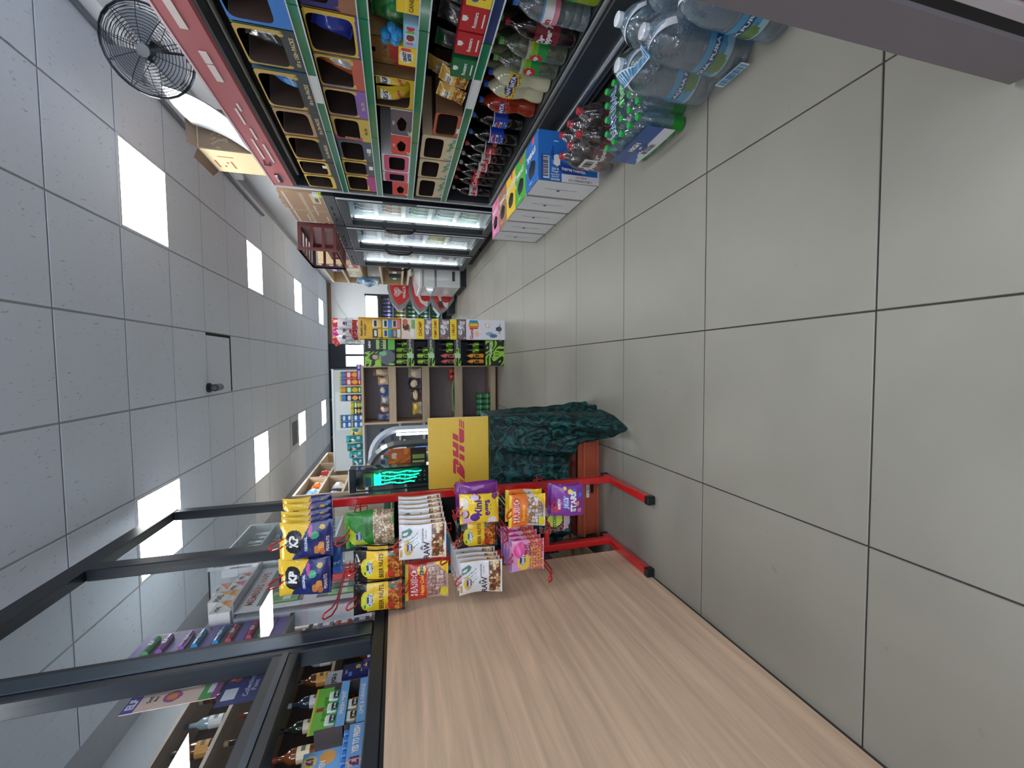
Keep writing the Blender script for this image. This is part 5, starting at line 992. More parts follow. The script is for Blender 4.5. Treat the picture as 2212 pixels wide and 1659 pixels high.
# sweets bags heaped in a wire basket above the stands
t = thing('wire_basket', 'small clear wire basket of sweets bags above the two display stands', 'basket', (.36, 4.62, 1.525))
b = B((170, 176, 178))
for z in (0, .06, .12): b.tube([(-.13, -.1, z), (.13, -.1, z), (.13, .1, z), (-.13, .1, z)], .003, 5, closed=True)
for k in range(8): b.tube([(-.13 + .037 * k, -.1, 0), (-.13 + .037 * k, -.1, .12)], .002, 4); b.tube([(-.13 + .037 * k, .1, 0), (-.13 + .037 * k, .1, .12)], .002, 4); b.tube([(-.13 + .037 * k, -.1, 0), (-.13 + .037 * k, .1, 0)], .002, 4)
b.obj('wires', 'metal', t)
for k, (x, z, ty, c) in enumerate(((.432, 1.535, .05, (206, 60, 50)), (.425, 1.56, -.5, (206, 60, 140)), (.35, 1.555, -.45, (206, 60, 60)), (.37, 1.545, .2, (200, 50, 130)), (.325, 1.54, -.2, (206, 70, 90)))):
    bagat(['red ended clear sweets cone upright in the wire basket', 'magenta ended white sweets bag leaning over the rim of the wire basket', 'red ended white sweets bag tipped steeply out of the wire basket', 'magenta topped sweets bag at the foot of the wire basket', 'rose coloured sweets bag low in the wire basket'][k], .095, .235, .042, [('r', 0, .78, 1, 1, c), ('r', 0, 0, 1, .2, c), ('e', .5, .5, .2, .1, (90, 40, 70))], (222, 222, 226), (x, (4.553, 4.602, 4.556, 4.651, 4.693)[k], z), 0, (0, ty), 70 + k, 'sweets bag', 'sweets_bag')
# ================================================================= LEFT: counter with glazed screen
OP = (222, 192, 162)
t = thing('shop_counter', 'long shop counter faced with pale wood-grain panels', 'counter', (-1.0, -1.3, 0))
LC = 3.28
B(OP).box(-.02, 0, 0, LC, .012, 1.205).obj('front_panel', 'oak_panel', t)
B((150, 132, 112)).box(-.55, -.02, 0, LC - .001, .0, 1.19).obj('carcass', 'matte', t)
B((24, 26, 30)).box(-.6, .0, 0, LC, 1.205, 1.215).obj('worktop', 'black', t)
B((60, 52, 46)).box(-.018, -.002, 0, LC, 0, .012).obj('floor_seal', 'matte', t)
t = thing('sweet_counter', 'dark recessed counter section with open sweet shelves behind the red rack', 'counter', (-1.06, 2.0, 0))
B((44, 44, 48)).box(-.5, -.3, 0, 1.44, 0, 1.19).box(-.3, 0, 0, .02, 0, 1.19).box(-.3, 0, 1.42, 1.44, 0, 1.19).obj('carcass', 'black', t); B((28, 30, 34)).box(-.54, .05, 0, 1.44, 1.19, 1.205).obj('worktop', 'black', t)
for z in (.1, .5, .85): B((150, 128, 104)).box(-.3, 0, .02, 1.42, z, z + .02).obj('shelf', 'oak_h', t)
# framed screen
SX, SZ0, SZ1 = -1.03, 1.216, 2.76
FRM = (34, 40, 48)
t = thing('counter_screen', 'dark framed tall glazed counter screen with three uprights', 'screen', (SX, 0, 0))
B(FRM).box(-.03, .03, -1.2, 3.44, SZ0, SZ0 + .045, ch=.004).obj('bottom_rail', 'black', t); B(FRM).box(-.03, .03, -1.2, 3.44, SZ1 - .1, SZ1, ch=.004).obj('top_rail', 'black', t)
for y0, y1, nm in ((3.36, 3.44, 0), (2.51, 2.6, 0), (1.57, 1.7, 1), (-.1, 0, 0)):
    p = B(FRM).box(-.03, .03, y0, y1, SZ0 + .045, SZ1 - .1, ch=.005).obj('upright', 'black', t)
    if nm: B((86, 98, 110)).box(.03, .036, y0 + .03, y1 - .03, SZ0 + .045, SZ1 - .1, ch=.003).obj('track', 'metal', p)
B(FRM).box(-.03, .03, 0, 1.57, 1.5, 1.59, ch=.005).obj('transom', 'black', t); B((76, 84, 94)).box(.03, .035, 0, 1.57, 1.535, 1.555).obj('transom_track', 'metal', t)
for y0, y1, z0, z1 in ((2.6, 3.36, 1.261, 2.66), (1.7, 2.51, 1.261, 2.66), (0, 1.57, 1.59, 2.66), (-1.2, -.1, 1.261, 2.66)):
    B(WHITE).add([(0, y0, z0), (0, y1, z0), (0, y1, z1), (0, y0, z1)], [(0, 1, 2, 3)]).obj('pane', 'glass', t)
def facing_right(name, label, cat, loc, group=None): return thing(name, label, cat, loc, LEFT, group)
# notices inside the glass
t = facing_right('collection_notice', 'navy collection point notice with white slips fixed inside the counter glass', 'notice', (-1.068, 1.545, 1.55))
S = lambda w, h, y=-.0: (lambda u, v: ((u - .5) * w, y, v * h))
B((34, 44, 110)).box(-.075, .075, .001, .003, 0, .18).surf(S(.15, .18), 30, 36, [('r', .1, .08, .62, .36, (222, 224, 230)), ('r', .14, .72, .46, .94, (206, 210, 222)), ('r', .7, .84, .82, .94, (226, 90, 60)), ('e', .76, .8, .1, .05, (226, 90, 60)), ('r', .73, .86, .78, .92, WHITE), ('t', 'Collection', .46, .56, .09, (206, 210, 230), .83, 0, .01), ('t', 'Point', .46, .45, .09, (206, 210, 230), .83, 0, .01), ('bar', .2, .14, .52, .3, True)]).obj('card', 'print', t)
t = facing_right('poster_strip', 'tall narrow peach poster strip with a purple head inside the counter glass', 'poster', (-1.068, 1.55, 1.74))
B((236, 206, 190)).box(-.035, .035, .001, .003, 0, .26).surf(S(.07, .26), 20, 60, [('r', 0, .86, 1, 1, (92, 74, 170)), ('r', 0, .0, 1, .06, (150, 70, 150)), ('r', 0, .06, 1, .2, (90, 170, 90)), ('r', .4, .07, 1, .13, WHITE), ('e', .6, .52, .34, .1, (170, 80, 150)), ('e', .6, .52, .22, .06, (236, 150, 70)), ('t', 'ELF', .5, .93, .09, WHITE, .27, 0, .05, 0, .0012, .8), ('t', 'Sod', .6, .76, .05, (50, 40, 50), .27, 0, .02, 0, .0012, .7), ('t', 'Any', .6, .69, .05, (50, 40, 50), .27, 0, .02, 0, .0012, .7)]).obj('card', 'print', t)
# ---- small goods on the counter behind the hatch
Z0 = 1.216
t = facing_right('gum_display', 'pale blue gum display card with one pound signs on the counter', 'gum display', (-1.09, 1.235, Z0))
LB = (120, 176, 222); PW = .15
B(LB).surf(S(PW, .1, .06) if False else (lambda u, v: ((u - .5) * PW, .06, .12 + v * .105)), 30, 24, [('e', .78, .8, .14, .18, (236, 206, 120)), ('e', .28, .78, .12, .13, (70, 140, 80)), ('e', .12, .62, .1, .14, (50, 110, 70)), ('e', .3, .25, .1, .14, WHITE), ('e', .82, .34, .16, .2, (236, 170, 90)), ('t', 'UNBEATEN', .45, .45, .16, WHITE, 1.43, 0, .04, 0, .0012, .6), ('t', '£1', .78, .8, .2, (90, 60, 130), 1.43, 0, .05)]).box(-PW / 2, PW / 2, .061, .066, 0, .225).obj('header_card', 'print', t)
B((96, 150, 206)).box(-PW / 2, PW / 2, 0, .06, .055, .085).surf(lambda u, v: ((u - .5) * PW, -.001, .05 + v * .045), 24, 8, [('e', .14, .5, .12, .45, (214, 176, 150)), ('t', '£1', .14, .5, .6, (90, 50, 120), 3.3, 0, .05), ('t', 'YES TO FRESH', .62, .5, .42, WHITE, 3.3, 0, .05, 0, .0012, .62)], (110, 166, 220)).obj('upper_tray', 'print', t)
B((60, 50, 60)).box(-PW / 2, PW / 2, .001, .06, 0, .012).surf(lambda u, v: ((u - .5) * PW, -.001, v * .022), 20, 4, [('r', 0, 0, .5, 1, (226, 130, 50)), ('t', 'NEW', .2, .5, .6, WHITE, 6, 0, .05)], (236, 206, 90)).obj('lower_tray', 'print', t)
for k in range(6):
    for z, c in ((.095, (70, 130, 200)), (.024, (226, 140, 60))):
        o = B(c).box(-.009, .009, 0, .045, 0, .016, ch=.003).obj('gum_packet', 'film', t, (-.06 + .024 * k, .006, z))
t = facing_right('mint_display', 'three-tier mint display with fresh mint and lime and orange strips on the counter', 'mint display', (-1.1, 1.42, Z0)); PW = .19
B((70, 60, 60)).box(-PW / 2, PW / 2, .1, .104, 0, .2).box(-PW / 2, -PW / 2 + .003, 0, .1, 0, .2).box(PW / 2 - .003, PW / 2, 0, .1, 0, .2).obj('carcass', 'print', t)
B((110, 186, 70)).surf(lambda u, v: ((u - .5) * PW, .01, .165 + v * .055), 24, 10, [('r', 0, .9, 1, 1, (226, 206, 60)), ('e', .5, .6, .06, .2, (160, 40, 50)), ('t', 'PURE TASTE', .5, .3, .25, (70, 140, 50), 3.4, 0, .03)]).obj('header_card', 'print', t)
for z, tx in ((.115, 'FRESH MINT'), (.055, 'LIME & ORANGE'), (-.002, '')):
    B((116, 172, 226) if tx else (40, 150, 90)).surf(lambda u, v: ((u - .5) * PW, -.001, z + v * (.026 if tx else .012)), 20, 6, [('t', tx or '-', .5, .5, .5, WHITE, 7, 0, .03)] if tx else None).box(-PW / 2, PW / 2, 0, .1, z, z + .004, c=(40, 140, 90)).obj('tray', 'print', t)
for k, (z, n, c) in enumerate(((.145, 3, (40, 160, 110)), (.083, 2, (150, 120, 60)), (.014, 2, (190, 40, 80)))):
    for q in range(n):
        o = facing_right('mint_box', ('green', 'amber', 'crimson')[k] + ' mint box on the ' + ('top', 'middle', 'lowest')[k] + ' tier of the mint display', 'mint box', (-1.106, 1.37 + .05 * q, Z0 + z), ('green', 'amber', 'crimson')[k] + ' mint boxes')
        B((216, 226, 220)).box(-.02, .02, 0, .02, 0, .032, ch=.004).obj('box', 'plastic', o); B(c).surf(S(.038, .018, -.0008), 8, 4, [('e', .5, .5, .4, .45, (30, 36, 34)), ('t', 'tic tac', .5, .5, .4, WHITE, 2, 0, .05, 0, .001, .6)]).obj('label', 'print', o)
t = facing_right('sim_stand', 'white counter stand of navy sim card packs with a red card behind', 'sim card stand', (-1.1, 1.6, Z0))
B((226, 226, 230)).surf(lambda u, v: ((u - .5) * .1, .05, v * .21), 24, 40, [('t', 'Lyca', .46, .87, .13, (40, 44, 70), .48, 0, .03, 0, .0012, .7), ('e', .8, .87, .06, .04, (40, 130, 120))]).box(-.05, .05, .051, .055, 0, .21).box(-.05, .05, 0, .05, 0, .05).obj('stand', 'plastic', t)
B((34, 40, 100)).box(-.04, .03, .02, .03, .06, .15).surf(lambda u, v: (-.04 + u * .07, .019, .06 + v * .09), 16, 16, [('e', .7, .4, .16, .1, (226, 200, 90)), ('r', .05, .6, .4, .72, (80, 140, 210)), ('t', 'Lyca', .4, .85, .12, WHITE, .78), ('t', '99p', .45, .2, .2, WHITE, .78)]).obj('sim_pack', 'print', t)
B((70, 50, 120)).box(-.05, .0, -.012, -.004, .01, .08).surf(lambda u, v: (-.05 + u * .05, -.013, .01 + v * .07), 12, 12, [('e', .3, .8, .2, .08, (226, 206, 110)), ('e', .3, .5, .2, .08, (226, 206, 110)), ('e', .3, .2, .2, .08, (226, 206, 110)), ('r', .6, .1, .9, .9, (130, 116, 180))]).obj('sim_pack', 'print', t)
B((214, 60, 70)).box(-.09, -.05, .05, .054, .1, .2).obj('red_card', 'print', t)
t = facing_right('paper_roll', 'loose white till roll on the counter beside the sim card stand', 'till roll', (-1.11, 1.69, Z0))
B((232, 232, 232)).tube([(-.02, .02, .035), (.02, .02, .035)], .035, 18).obj('roll', 'matte', t, smooth=True); B((90, 80, 70)).tube([(-.021, .02, .035), (-.0205, .02, .035)], .012, 10).obj('core', 'matte', t)
# ---- vape displays behind the glass
t = facing_right('vape_display_purple', 'purple vape display with four dark windows behind the counter glass', 'vape display', (-1.36, 2.35, 1.74))
PU = (112, 96, 170)
B(PU).box(-.125, .125, .005, .05, 0, .66).obj('carcass', 'print', t)
for k in range(4):
    z = .06 + .145 * k
    w_ = B(PU).surf(lambda u, v: ((u - .5) * .25, 0, z + v * .145), 20, 12, [('r', .24, .1, .94, .84, (58, 60, 72)), ('r', .04, .5, .2, .9, (206, 206, 214))]).obj('window', 'print', t)
    for q in range(2):
        B([(70, 150, 90), (190, 70, 100), (50, 140, 200), (150, 80, 170)][(k + q) % 4]).tube([(-.04, -.006, z + .04 + q * .055), (.08, -.006, z + .04 + q * .055)], .014, 10).text(lambda u, v: (-.04 + .12 * u, -.021, z + .025 + q * .055 + .03 * v), 'ELF', .5, .5, .6, WHITE, 4, 0, .04, .2).obj('vape_pen', 'gloss', w_)
t = facing_right('vape_display_white', 'white vape display frame with red lettering and green packs behind the counter glass', 'vape display', (-1.32, 2.75, 1.32))
B((206, 208, 214)).box(-.26, .26, .03, .12, 0, .7).obj('carcass', 'plastic', t)
fr = B((232, 233, 238)).surf(lambda u, v: ((u - .5) * .52, 0, v * .7), 30, 30, [('r', .1, .12, .9, .42, (110, 116, 112)), ('r', .1, .54, .9, .86, (110, 116, 112)), ('t', 'MEMBERS VAPE', .5, .93, .06, (190, 110, 100), .74, 0, .02), ('t', 'ALL VAPES', .5, .48, .05, (190, 110, 100), .74, 0, .02)]).obj('front_frame', 'print', t)
for k in range(7):
    for z in (.1, .4):
        B([(110, 160, 90), (150, 190, 130), (90, 120, 110), (190, 120, 110)][(k + int(z * 10)) % 4]).box(-.2 + .058 * k, -.155 + .058 * k, -.012, -.001, z, z + .14).box(-.195 + .058 * k, -.16 + .058 * k, -.013, -.012, z + .04, z + .08, c=WHITE).obj('vape_pack', 'print', fr)
t = facing_right('vape_tray', 'clear tray of red and white vape boxes low behind the counter glass', 'vape tray', (-1.25, 2.12, Z0))
B((150, 150, 156)).box(-.1, .1, .0, .1, 0, .01).box(-.1, .1, .09, .1, 0, .36).obj('rack', 'plastic', t)
for k in range(4):
    for q in range(5):
        B([(170, 70, 70), (206, 206, 210), (110, 84, 140), (190, 100, 80)][(k * 2 + q) % 4]).box(-.09 + .037 * q, -.058 + .037 * q, .03, .08, .012 + .085 * k, .085 + .085 * k).box(-.086 + .037 * q, -.062 + .037 * q, .029, .03, .03 + .085 * k, .06 + .085 * k, c=WHITE).obj('vape_box', 'print', t)
PXL = (226, 224, 222)
k = 0
for (y, z, w_, h, c, rz, nm) in ((2.548, 2.035, .12, .1, (236, 150, 70), 0, 'orange and white'), (2.666, 2.035, .11, .15, (236, 160, 80), 0, 'tall orange and white'), (2.774, 2.035, .1, .1, (226, 110, 140), 0, 'pink and white'), (2.774, 2.135, .1, .07, (230, 120, 130), 0, 'short pink and white'), (2.884, 2.035, .1, .09, (226, 130, 110), .08, 'turned coral and white')):
    t = thing('vape_carton', nm + ' vape carton stacked above the white vape display', 'vape carton', (-1.3, y, z), LEFT + rz)
    B(PXL).box(-w_ / 2, w_ / 2, .001, .1, 0, h, ch=.002).surf(S(w_, h, -.0005), 20, 20, [('d', 1, -.9, .2, c), ('t', 'PIXL', .35, .72, .2, (40, 36, 40), w_ / h, 0, .04), ('r', .55, .1, .9, .25, (236, 200, 70))], PXL).obj('carton', 'print', t)
t = thing('vape_carton', 'upturned white vape carton with a violet label leaning on the orange and pink vape cartons', 'vape carton', (-1.275, 2.985, 2.035), LEFT + .15)
B((226, 228, 232)).box(-.04, .04, 0, .05, 0, .2, ch=.002).box(-.03, .0, -.001, 0, .04, .16, c=(90, 80, 160)).obj('carton', 'print', t)
t = facing_right('clear_vape_cabinet', 'clear acrylic cabinet of grey vape packs beside the white vape display', 'vape cabinet', (-1.3, 3.43, 1.62))
B((206, 214, 216)).box(-.4, .4, .3, .31, 0, .72).box(-.4, -.39, 0, .3, 0, .72).box(.39, .4, 0, .3, 0, .72).box(-.4, .4, 0, .3, .71, .72).obj('carcass', 'plastic', t); B((226, 232, 232)).box(-.41, -.385, -.012, .0, 0, .72).obj('white_edge', 'plastic', t)
for r_ in range(4):
    B((190, 198, 200)).box(-.39, .39, .02, .3, .02 + .17 * r_, .028 + .17 * r_).obj('shelf', 'plastic', t)
    for q in range(9): B([(110, 118, 122), (150, 156, 160), (96, 130, 120), (176, 182, 186)][(q + r_) % 4]).box(-.37 + .082 * q, -.31 + .082 * q, .05, .1, .03 + .17 * r_, .15 + .17 * r_).box(-.36 + .082 * q, -.32 + .082 * q, .049, .05, .06 + .17 * r_, .1 + .17 * r_, c=(222, 226, 226)).obj('vape_pack', 'print', t)
B(WHITE).add([(-.4, 0, 0), (.4, 0, 0), (.4, 0, .72), (-.4, 0, .72)], [(0, 1, 2, 3)]).obj('front_pane', 'glass', t)
# slatted gantry that carries the displays
t = facing_right('display_gantry', 'dark steel gantry behind the counter screen that carries the vape displays', 'gantry', (-1.66, 2.7, 0))
B((70, 72, 78)).box(-.47, -.225, -.31, -.2, 1.722, 1.74).box(-.247, -.225, -.2, .0, 1.722, 1.74).box(-.247, -.05, -.02, .0, 1.7, 1.74).obj('bracket', 'metal', t); B((58, 60, 66)).box(.02, .05, .0, .03, 0, 2.3).obj('post', 'metal', t); B((58, 60, 66)).box(1.02, 1.05, .0, .03, 0, 2.3).obj('post', 'metal', t)
for z in (1.2, 1.7, 2.0): B((70, 72, 78)).box(-.05, 1.05, -.02, .0, z, z + .02).obj('rail', 'metal', t)
for x0, x1, z in ((-.2, .32, 1.32), (-.2, .317, 2.034), (.34, 1.04, 1.62)): B((196, 198, 204)).box(x0, x1, -.4, -.02, z - .012, z).obj('shelf_plate', 'metal', t)
# ---- spirits on the back wall
t = facing_right('spirits_shelving', 'brown spirits shelving with oak edged shelves on the wall behind the counter', 'shelving', (-2.05, 2.3, 0))
B((74, 62, 58)).box(-1.3, 1.2, .26, .28, .9, 2.46).obj('back_panel', 'matte', t)
SPZ = (1.3, 1.62, 1.9, 2.17, 2.43)
for z in SPZ: B((176, 160, 142)).box(-1.3, 1.2, 0, .26, z - .02, z).obj('shelf', 'oak_h', t)
B((150, 132, 112)).box(-1.32, -1.3, 0, .28, .0, 2.46).box(1.2, 1.22, 0, .28, 0, 2.46).obj('end_panels', 'oak_v', t)
SPC = [((30, 40, 36), (206, 200, 180), (40, 36, 34), 'dark green'), ((110, 60, 30), (226, 214, 180), (150, 40, 40), 'amber'), ((60, 30, 28), (190, 60, 50), (190, 170, 120), 'dark red'), ((150, 170, 180), (226, 228, 230), (60, 70, 90), 'clear'), ((90, 50, 24), (206, 150, 70), (30, 30, 30), 'whisky brown'), ((40, 50, 66), (200, 206, 214), (180, 184, 190), 'blue black')]
PB = {}
for si, z in enumerate((1.3, 1.62, 1.9, 2.17)):
    for q in range(12):
        ci = (q * 5 + si * 2) % 6; c, lc, kc, nm = SPC[ci]; y = 1.1 + .19 * q
        lb = nm + ' spirit bottle on the ' + ('lowest', 'second', 'third', 'top')[si] + ' shelf of the spirits shelving'
        if ci not in PB:
            PB[ci] = facing_right('spirit_bottle', lb, 'bottle', (-2.13, y, z), 'spirit bottles'); r = (.034, .038, .036, .033, .04, .035)[ci]; H = (.232, .22, .233, .232, .215, .23)[ci]
            B(c).lathe([(a * r, z_ * H) for a, z_ in PROF['wine']], 12).obj('body', 'gloss', PB[ci], smooth=True); B(kc).lathe([(r * .42, H * .9), (r * .42, H), (r * .3, H)], 10).obj('cap', 'plastic', PB[ci]); B(lc).surf(cyl(r + .0008, H * .15, H * .45), 14, 6, [('r', .4, .3, .6, .7, tuple(v // 2 for v in lc))], lc).obj('label', 'print', PB[ci])
        else: dup(PB[ci], (-2.13, y, z), None, lb)
# ================================================================= red wire rack with hanging bags
RED = (206, 38, 40)
t = thing('snack_rack', 'bright red steel rack with wire hooks and splayed feet beside the counter', 'rack', (0, 0, 0))
RY = 2.06; XA, XB = -.632, -.976; S_ = .017
def sq(b, x0, x1, y0, y1, z0, z1): return b.box(x0, x1, y0, y1, z0, z1, ch=.003)
for x in (XA, XB):
    p = sq(B(RED), x - S_, x + S_, RY - S_, RY + S_, .034, 1.6).obj('post', 'gloss', t)
    f = sq(B(RED), x - S_ - .004, x + S_ - .004, 1.70, RY + .06, .004, .038).obj('foot', 'gloss', t)
    sq(B((24, 24, 28)), x - S_ - .007, x + S_ - .001, 1.672, 1.702, .001, .041).obj('end_cap', 'plastic', f); sq(B((24, 24, 28)), x - S_ - .007, x + S_ - .001, RY + .058, RY + .082, .001, .041).obj('end_cap', 'plastic', f)
for z in (1.585, .4): B(RED).box(XB, XA, RY - .012, RY + .012, z - .012, z + .012).obj('cross_bar', 'gloss', t)
B((230, 230, 232)).box(XA - .012, XA + .014, RY - S_ - .0015, RY - S_, 1.45, 1.55).box(XA - .006, XA + .01, RY - S_ - .002, RY - S_ - .0015, 1.455, 1.49, c=(60, 60, 140)).box(XA - .006, XA + .01, RY - S_ - .002, RY - S_ - .0015, 1.53, 1.545, c=(206, 60, 60)).obj('sticker', 'print', t)
HK = B(RED)
for s in (-1, 1): HK.tube([(s * .012, 0, 0), (s * .012, -.3, .0), (s * .014, -.345, .012), (s * .011, -.37, .034), (0, -.376, .04)], .0032, 6)
HK.tube([(-.012, 0, 0), (-.016, .0, -.05), (.016, 0, -.05), (.012, 0, 0)], .0032, 6).tube([(-.03, .0, -.02), (.03, 0, -.02)], .0032, 6)
hook0 = None
def hook(x, z):
    global hook0
    if hook0 is None: hook0 = HK.obj('hook', 'gloss', t, (x, RY - .03, z), smooth=True)
    else:
        o = hook0.copy(); col.objects.link(o); o.location = (x, RY - .03, z)
rows = {}
# bag(x centre, z centre, w, h, ...)
YELW = (238, 196, 50); NAV = (32, 40, 104)
KP = [('r', 0, 0, 1, .58, NAV), ('d', .35, 1, .77, YELW), ('e', .45, .72, .26, .16, (24, 22, 26)), ('e', .62, .72, .2, .15, (24, 22, 26)), ('t', 'KP', .53, .72, .17, WHITE, .8, 0, .06), ('r', .3, .88, .6, .94, YELW), ('t', 'ORIGINAL', .42, .5, .055, (206, 226, 240), .8, 0, .04), ('d', 10, 0, 20, NAV), ('e', .62, .34, .1, .08, (70, 170, 130)), ('e', .76, .42, .17, .035, (196, 60, 150)), ('e', .82, .2, .07, .055, (206, 170, 60)), ('e', .2, .3, .12, .06, (206, 130, 60)), ('e', .3, .22, .12, .06, (226, 150, 70)), ('e', .14, .2, .1, .05, (190, 110, 50)), ('t', 'PEANUTS', .35, .1, .06, (226, 200, 190), .8, 0, .03), ('r', 0, .0, 1, .02, NAV)]
ORG = [(214, 120, 40), (170, 76, 24), (232, 150, 60), (150, 66, 24)]
BEER = [('r', 0, 0, 1, 1, (26, 24, 24)), ('r', .06, .34, .98, .74, (240, 196, 40)), ('e', .44, .72, .32, .14, (226, 196, 40)), ('e', .44, .72, .28, .12, (214, 214, 60)), ('n', .04, .06, .96, .34, .06, ORG), ('d', 0, 0, 1, BLACK), ('e', .46, .68, .2, .06, (40, 70, 140)), ('t', "Gimmi's", .46, .68, .09, WHITE, .72, 0, .04, 0, .0012, .4), ('r', .2, .76, .32, .79, (60, 140, 60)), ('t', 'BEER NUTS', .52, .46, .09, (70, 44, 20), .72, 0, .02, 0, .0012, .78), ('r', .14, .22, .34, .34, (206, 50, 40)), ('t', 'SPICY', .2, .36, .05, (200, 60, 40), .72, 0, .03), ('e', .84, .26, .06, .05, (40, 130, 120))]
PIST = [('r', 0, 0, 1, 1, (56, 140, 60)), ('n', 0, 0, 1, .42, .075, [(222, 196, 160), (196, 166, 130), (236, 214, 180), (170, 140, 110)]), ('d', -.6, 1, .5, (206, 222, 70)), ('n', 0, 0, 1, .36, .075, [(222, 196, 160), (196, 166, 130), (236, 214, 180), (170, 140, 110)]), ('d', -.6, 1, .78, (40, 120, 60)), ('r', 0, .92, 1, 1, (96, 170, 70)), ('e', .34, .72, .16, .06, (40, 70, 140)), ('t', "Gimmi's", .34, .72, .07, WHITE, .8, 0, .03, 0, .0012, .3), ('t', 'PISTACHIO', .6, .55, .07, (60, 90, 30), .8, 0, .03, 0, .0012, .6), ('t', 'NUTS', .66, .46, .07, (60, 90, 30), .8, 0, .03)]
NUTC = [(150, 90, 60), (206, 160, 110), (110, 60, 40), (236, 206, 160)]
RAW = [('n', .04, .04, .96, .32, .085, NUTC), ('e', .34, .8, .2, .1, (226, 186, 60)), ('e', .36, .78, .15, .06, (40, 70, 140)), ('t', "Gimmi's", .36, .78, .07, WHITE, .8, 0, .03, 0, .0012, .28), ('w', .5, .62, .95, .95, 22, 18, .75, (90, 140, 130)), ('w', .1, .5, .5, .7, 20, 18, .85, (90, 140, 130)), ('t', 'RAW', .26, .42, .13, (70, 30, 60), .8, 0, .02), ('t', 'ROASTED HEALTHY MIX', .68, .5, .035, (60, 60, 70), .8, 0, .02, 0, .0012, .4), ('t', 'Trail mix', .7, .44, .035, (90, 90, 90), .8, 0, .0, 0, .0012, .3), ('r', 0, 0, .03, 1, (176, 136, 80)), ('r', .97, 0, 1, 1, (176, 136, 80)), ('r', .1, .93, .3, .98, (196, 160, 90))]
def HAR(base, nm, sub, win): return [('r', 0, .0, 1, .5, win[0]), ('n', .06, .06, .94, .5, .11, win), ('d', 1, -1.2, .62, (240, 206, 40)), ('r', .0, .5, 1, 1, base), ('r', 0, .93, 1, 1, (240, 206, 40)), ('e', .16, .1, .13, .09, (226, 214, 40)), ('t', 'HARIBO', .5, .79, .16, WHITE, .95, 0, .08, 0, .0010, .86), ('t', 'HARIBO', .5, .79, .15, (206, 34, 44), .95, 0, .01, 0, .0022, .84), ('t', nm, .42, .6, .11, (250, 200, 70), .95, 0, .03, .2, .0012, .7)] + ([('e', .84, .62, .14, .1, (250, 220, 60)), ('t', sub, .84, .62, .09, (50, 60, 140), .95, 0, .04)] if sub else [])
HC = HAR((206, 50, 40), 'Happy Cola', 'ZING', [(196, 160, 150), (226, 196, 180), (176, 130, 120)])
HT = HAR((232, 120, 40), 'Tangfastics', None, [(206, 196, 186), (170, 150, 140), (226, 220, 214), (190, 130, 90)])
MINI = [('e', .12, .8, .12, .14, (226, 170, 206)), ('e', .7, .88, .2, .1, (226, 220, 206)), ('e', .35, .86, .14, .1, (90, 50, 60)), ('e', .36, .88, .13, .08, (214, 190, 206)), ('e', .9, .6, .1, .14, (120, 70, 60)), ('e', .9, .62, .09, .11, (226, 206, 220)), ('e', .1, .18, .14, .12, (236, 228, 220)), ('e', .24, .62, .14, .12, (84, 40, 130)), ('r', .0, 0, 1, .04, (200, 150, 40)), ('t', 'Mini', .56, .54, .19, (84, 36, 126), .82, .0, .03, 0, .0012, .6), ('t', 'eggs', .56, .27, .19, (84, 36, 126), .82, 0, .03, 0, .0012, .6), ('e', .92, .1, .12, .08, (120, 60, 110))]
PURP = [('e', .5, .35, .2, .05, (200, 80, 190)), ('r', .58, .5, .7, .95, (226, 176, 100)), ('t', 'Fingers', .6, .3, .08, (226, 180, 210), .7, PI / 2)]
FRUIT = [('n', .5, .02, 1, .46, .1, [(236, 130, 100), (240, 160, 110), (226, 96, 110)]), ('n', 0, .02, .5, .44, .1, [(240, 150, 100), (236, 120, 120), (246, 170, 120)]), ('e', .3, .62, .3, .18, (246, 206, 70)), ('e', .7, .7, .25, .2, (226, 70, 150)), ('d', -1, 1, .62, (214, 160, 210)), ('r', 0, .94, 1, 1, (150, 110, 180)), ('e', .38, .66, .2, .08, (40, 70, 140)), ('t', "Gimmi's", .38, .66, .1, WHITE, .9, 0, .04, 0, .0012, .38), ('t', 'FRUIT', .72, .56, .08, (80, 60, 30), .9, 0, .03), ('t', 'SALAD', .72, .47, .08, (80, 60, 30), .9, 0, .03), ('w', .0, .44, .4, .6, 20, 8, .5, WHITE)]
JST = [('e', .22, .84, .1, .1, (206, 60, 110)), ('e', .35, .78, .2, .05, (190, 50, 90)), ('t', 'BEBETO', .4, .78, .07, WHITE, .95, 0, .03), ('e', .82, .44, .08, .08, (240, 216, 70)), ('e', .85, .3, .06, .06, (70, 110, 210)), ('e', .18, .14, .08, .07, (230, 130, 150)), ('e', .68, .12, .08, .06, (80, 120, 220)), ('e', .92, .6, .06, .05, (230, 210, 90)), ('e', .42, .22, .08, .06, (236, 150, 120)), ('t', 'JELLY', .48, .56, .17, (240, 240, 250), .95, 0, .09, 0, .001, .62), ('t', 'JELLY', .48, .56, .16, (50, 130, 210), .95, 0, .02, 0, .002, .6), ('t', 'STARS', .5, .36, .19, WHITE, .95, 0, .06, 0, .0012, .66)]
TOX = [('w', 0, 0, 1, 1, 24, 20, .2, (30, 120, 130)), ('w', 0, 0, 1, 1, 18, -22, .5, (200, 80, 60)), ('e', .52, .52, .3, .28, (30, 40, 30)), ('e', .52, .52, .27, .25, (196, 214, 80)), ('t', 'TOXIC', .52, .54, .12, (60, 90, 40), .85, 0, .05), ('r', .1, .02, .9, .2, (196, 170, 186)), ('r', .0, .2, 1, .22, (220, 224, 224))]
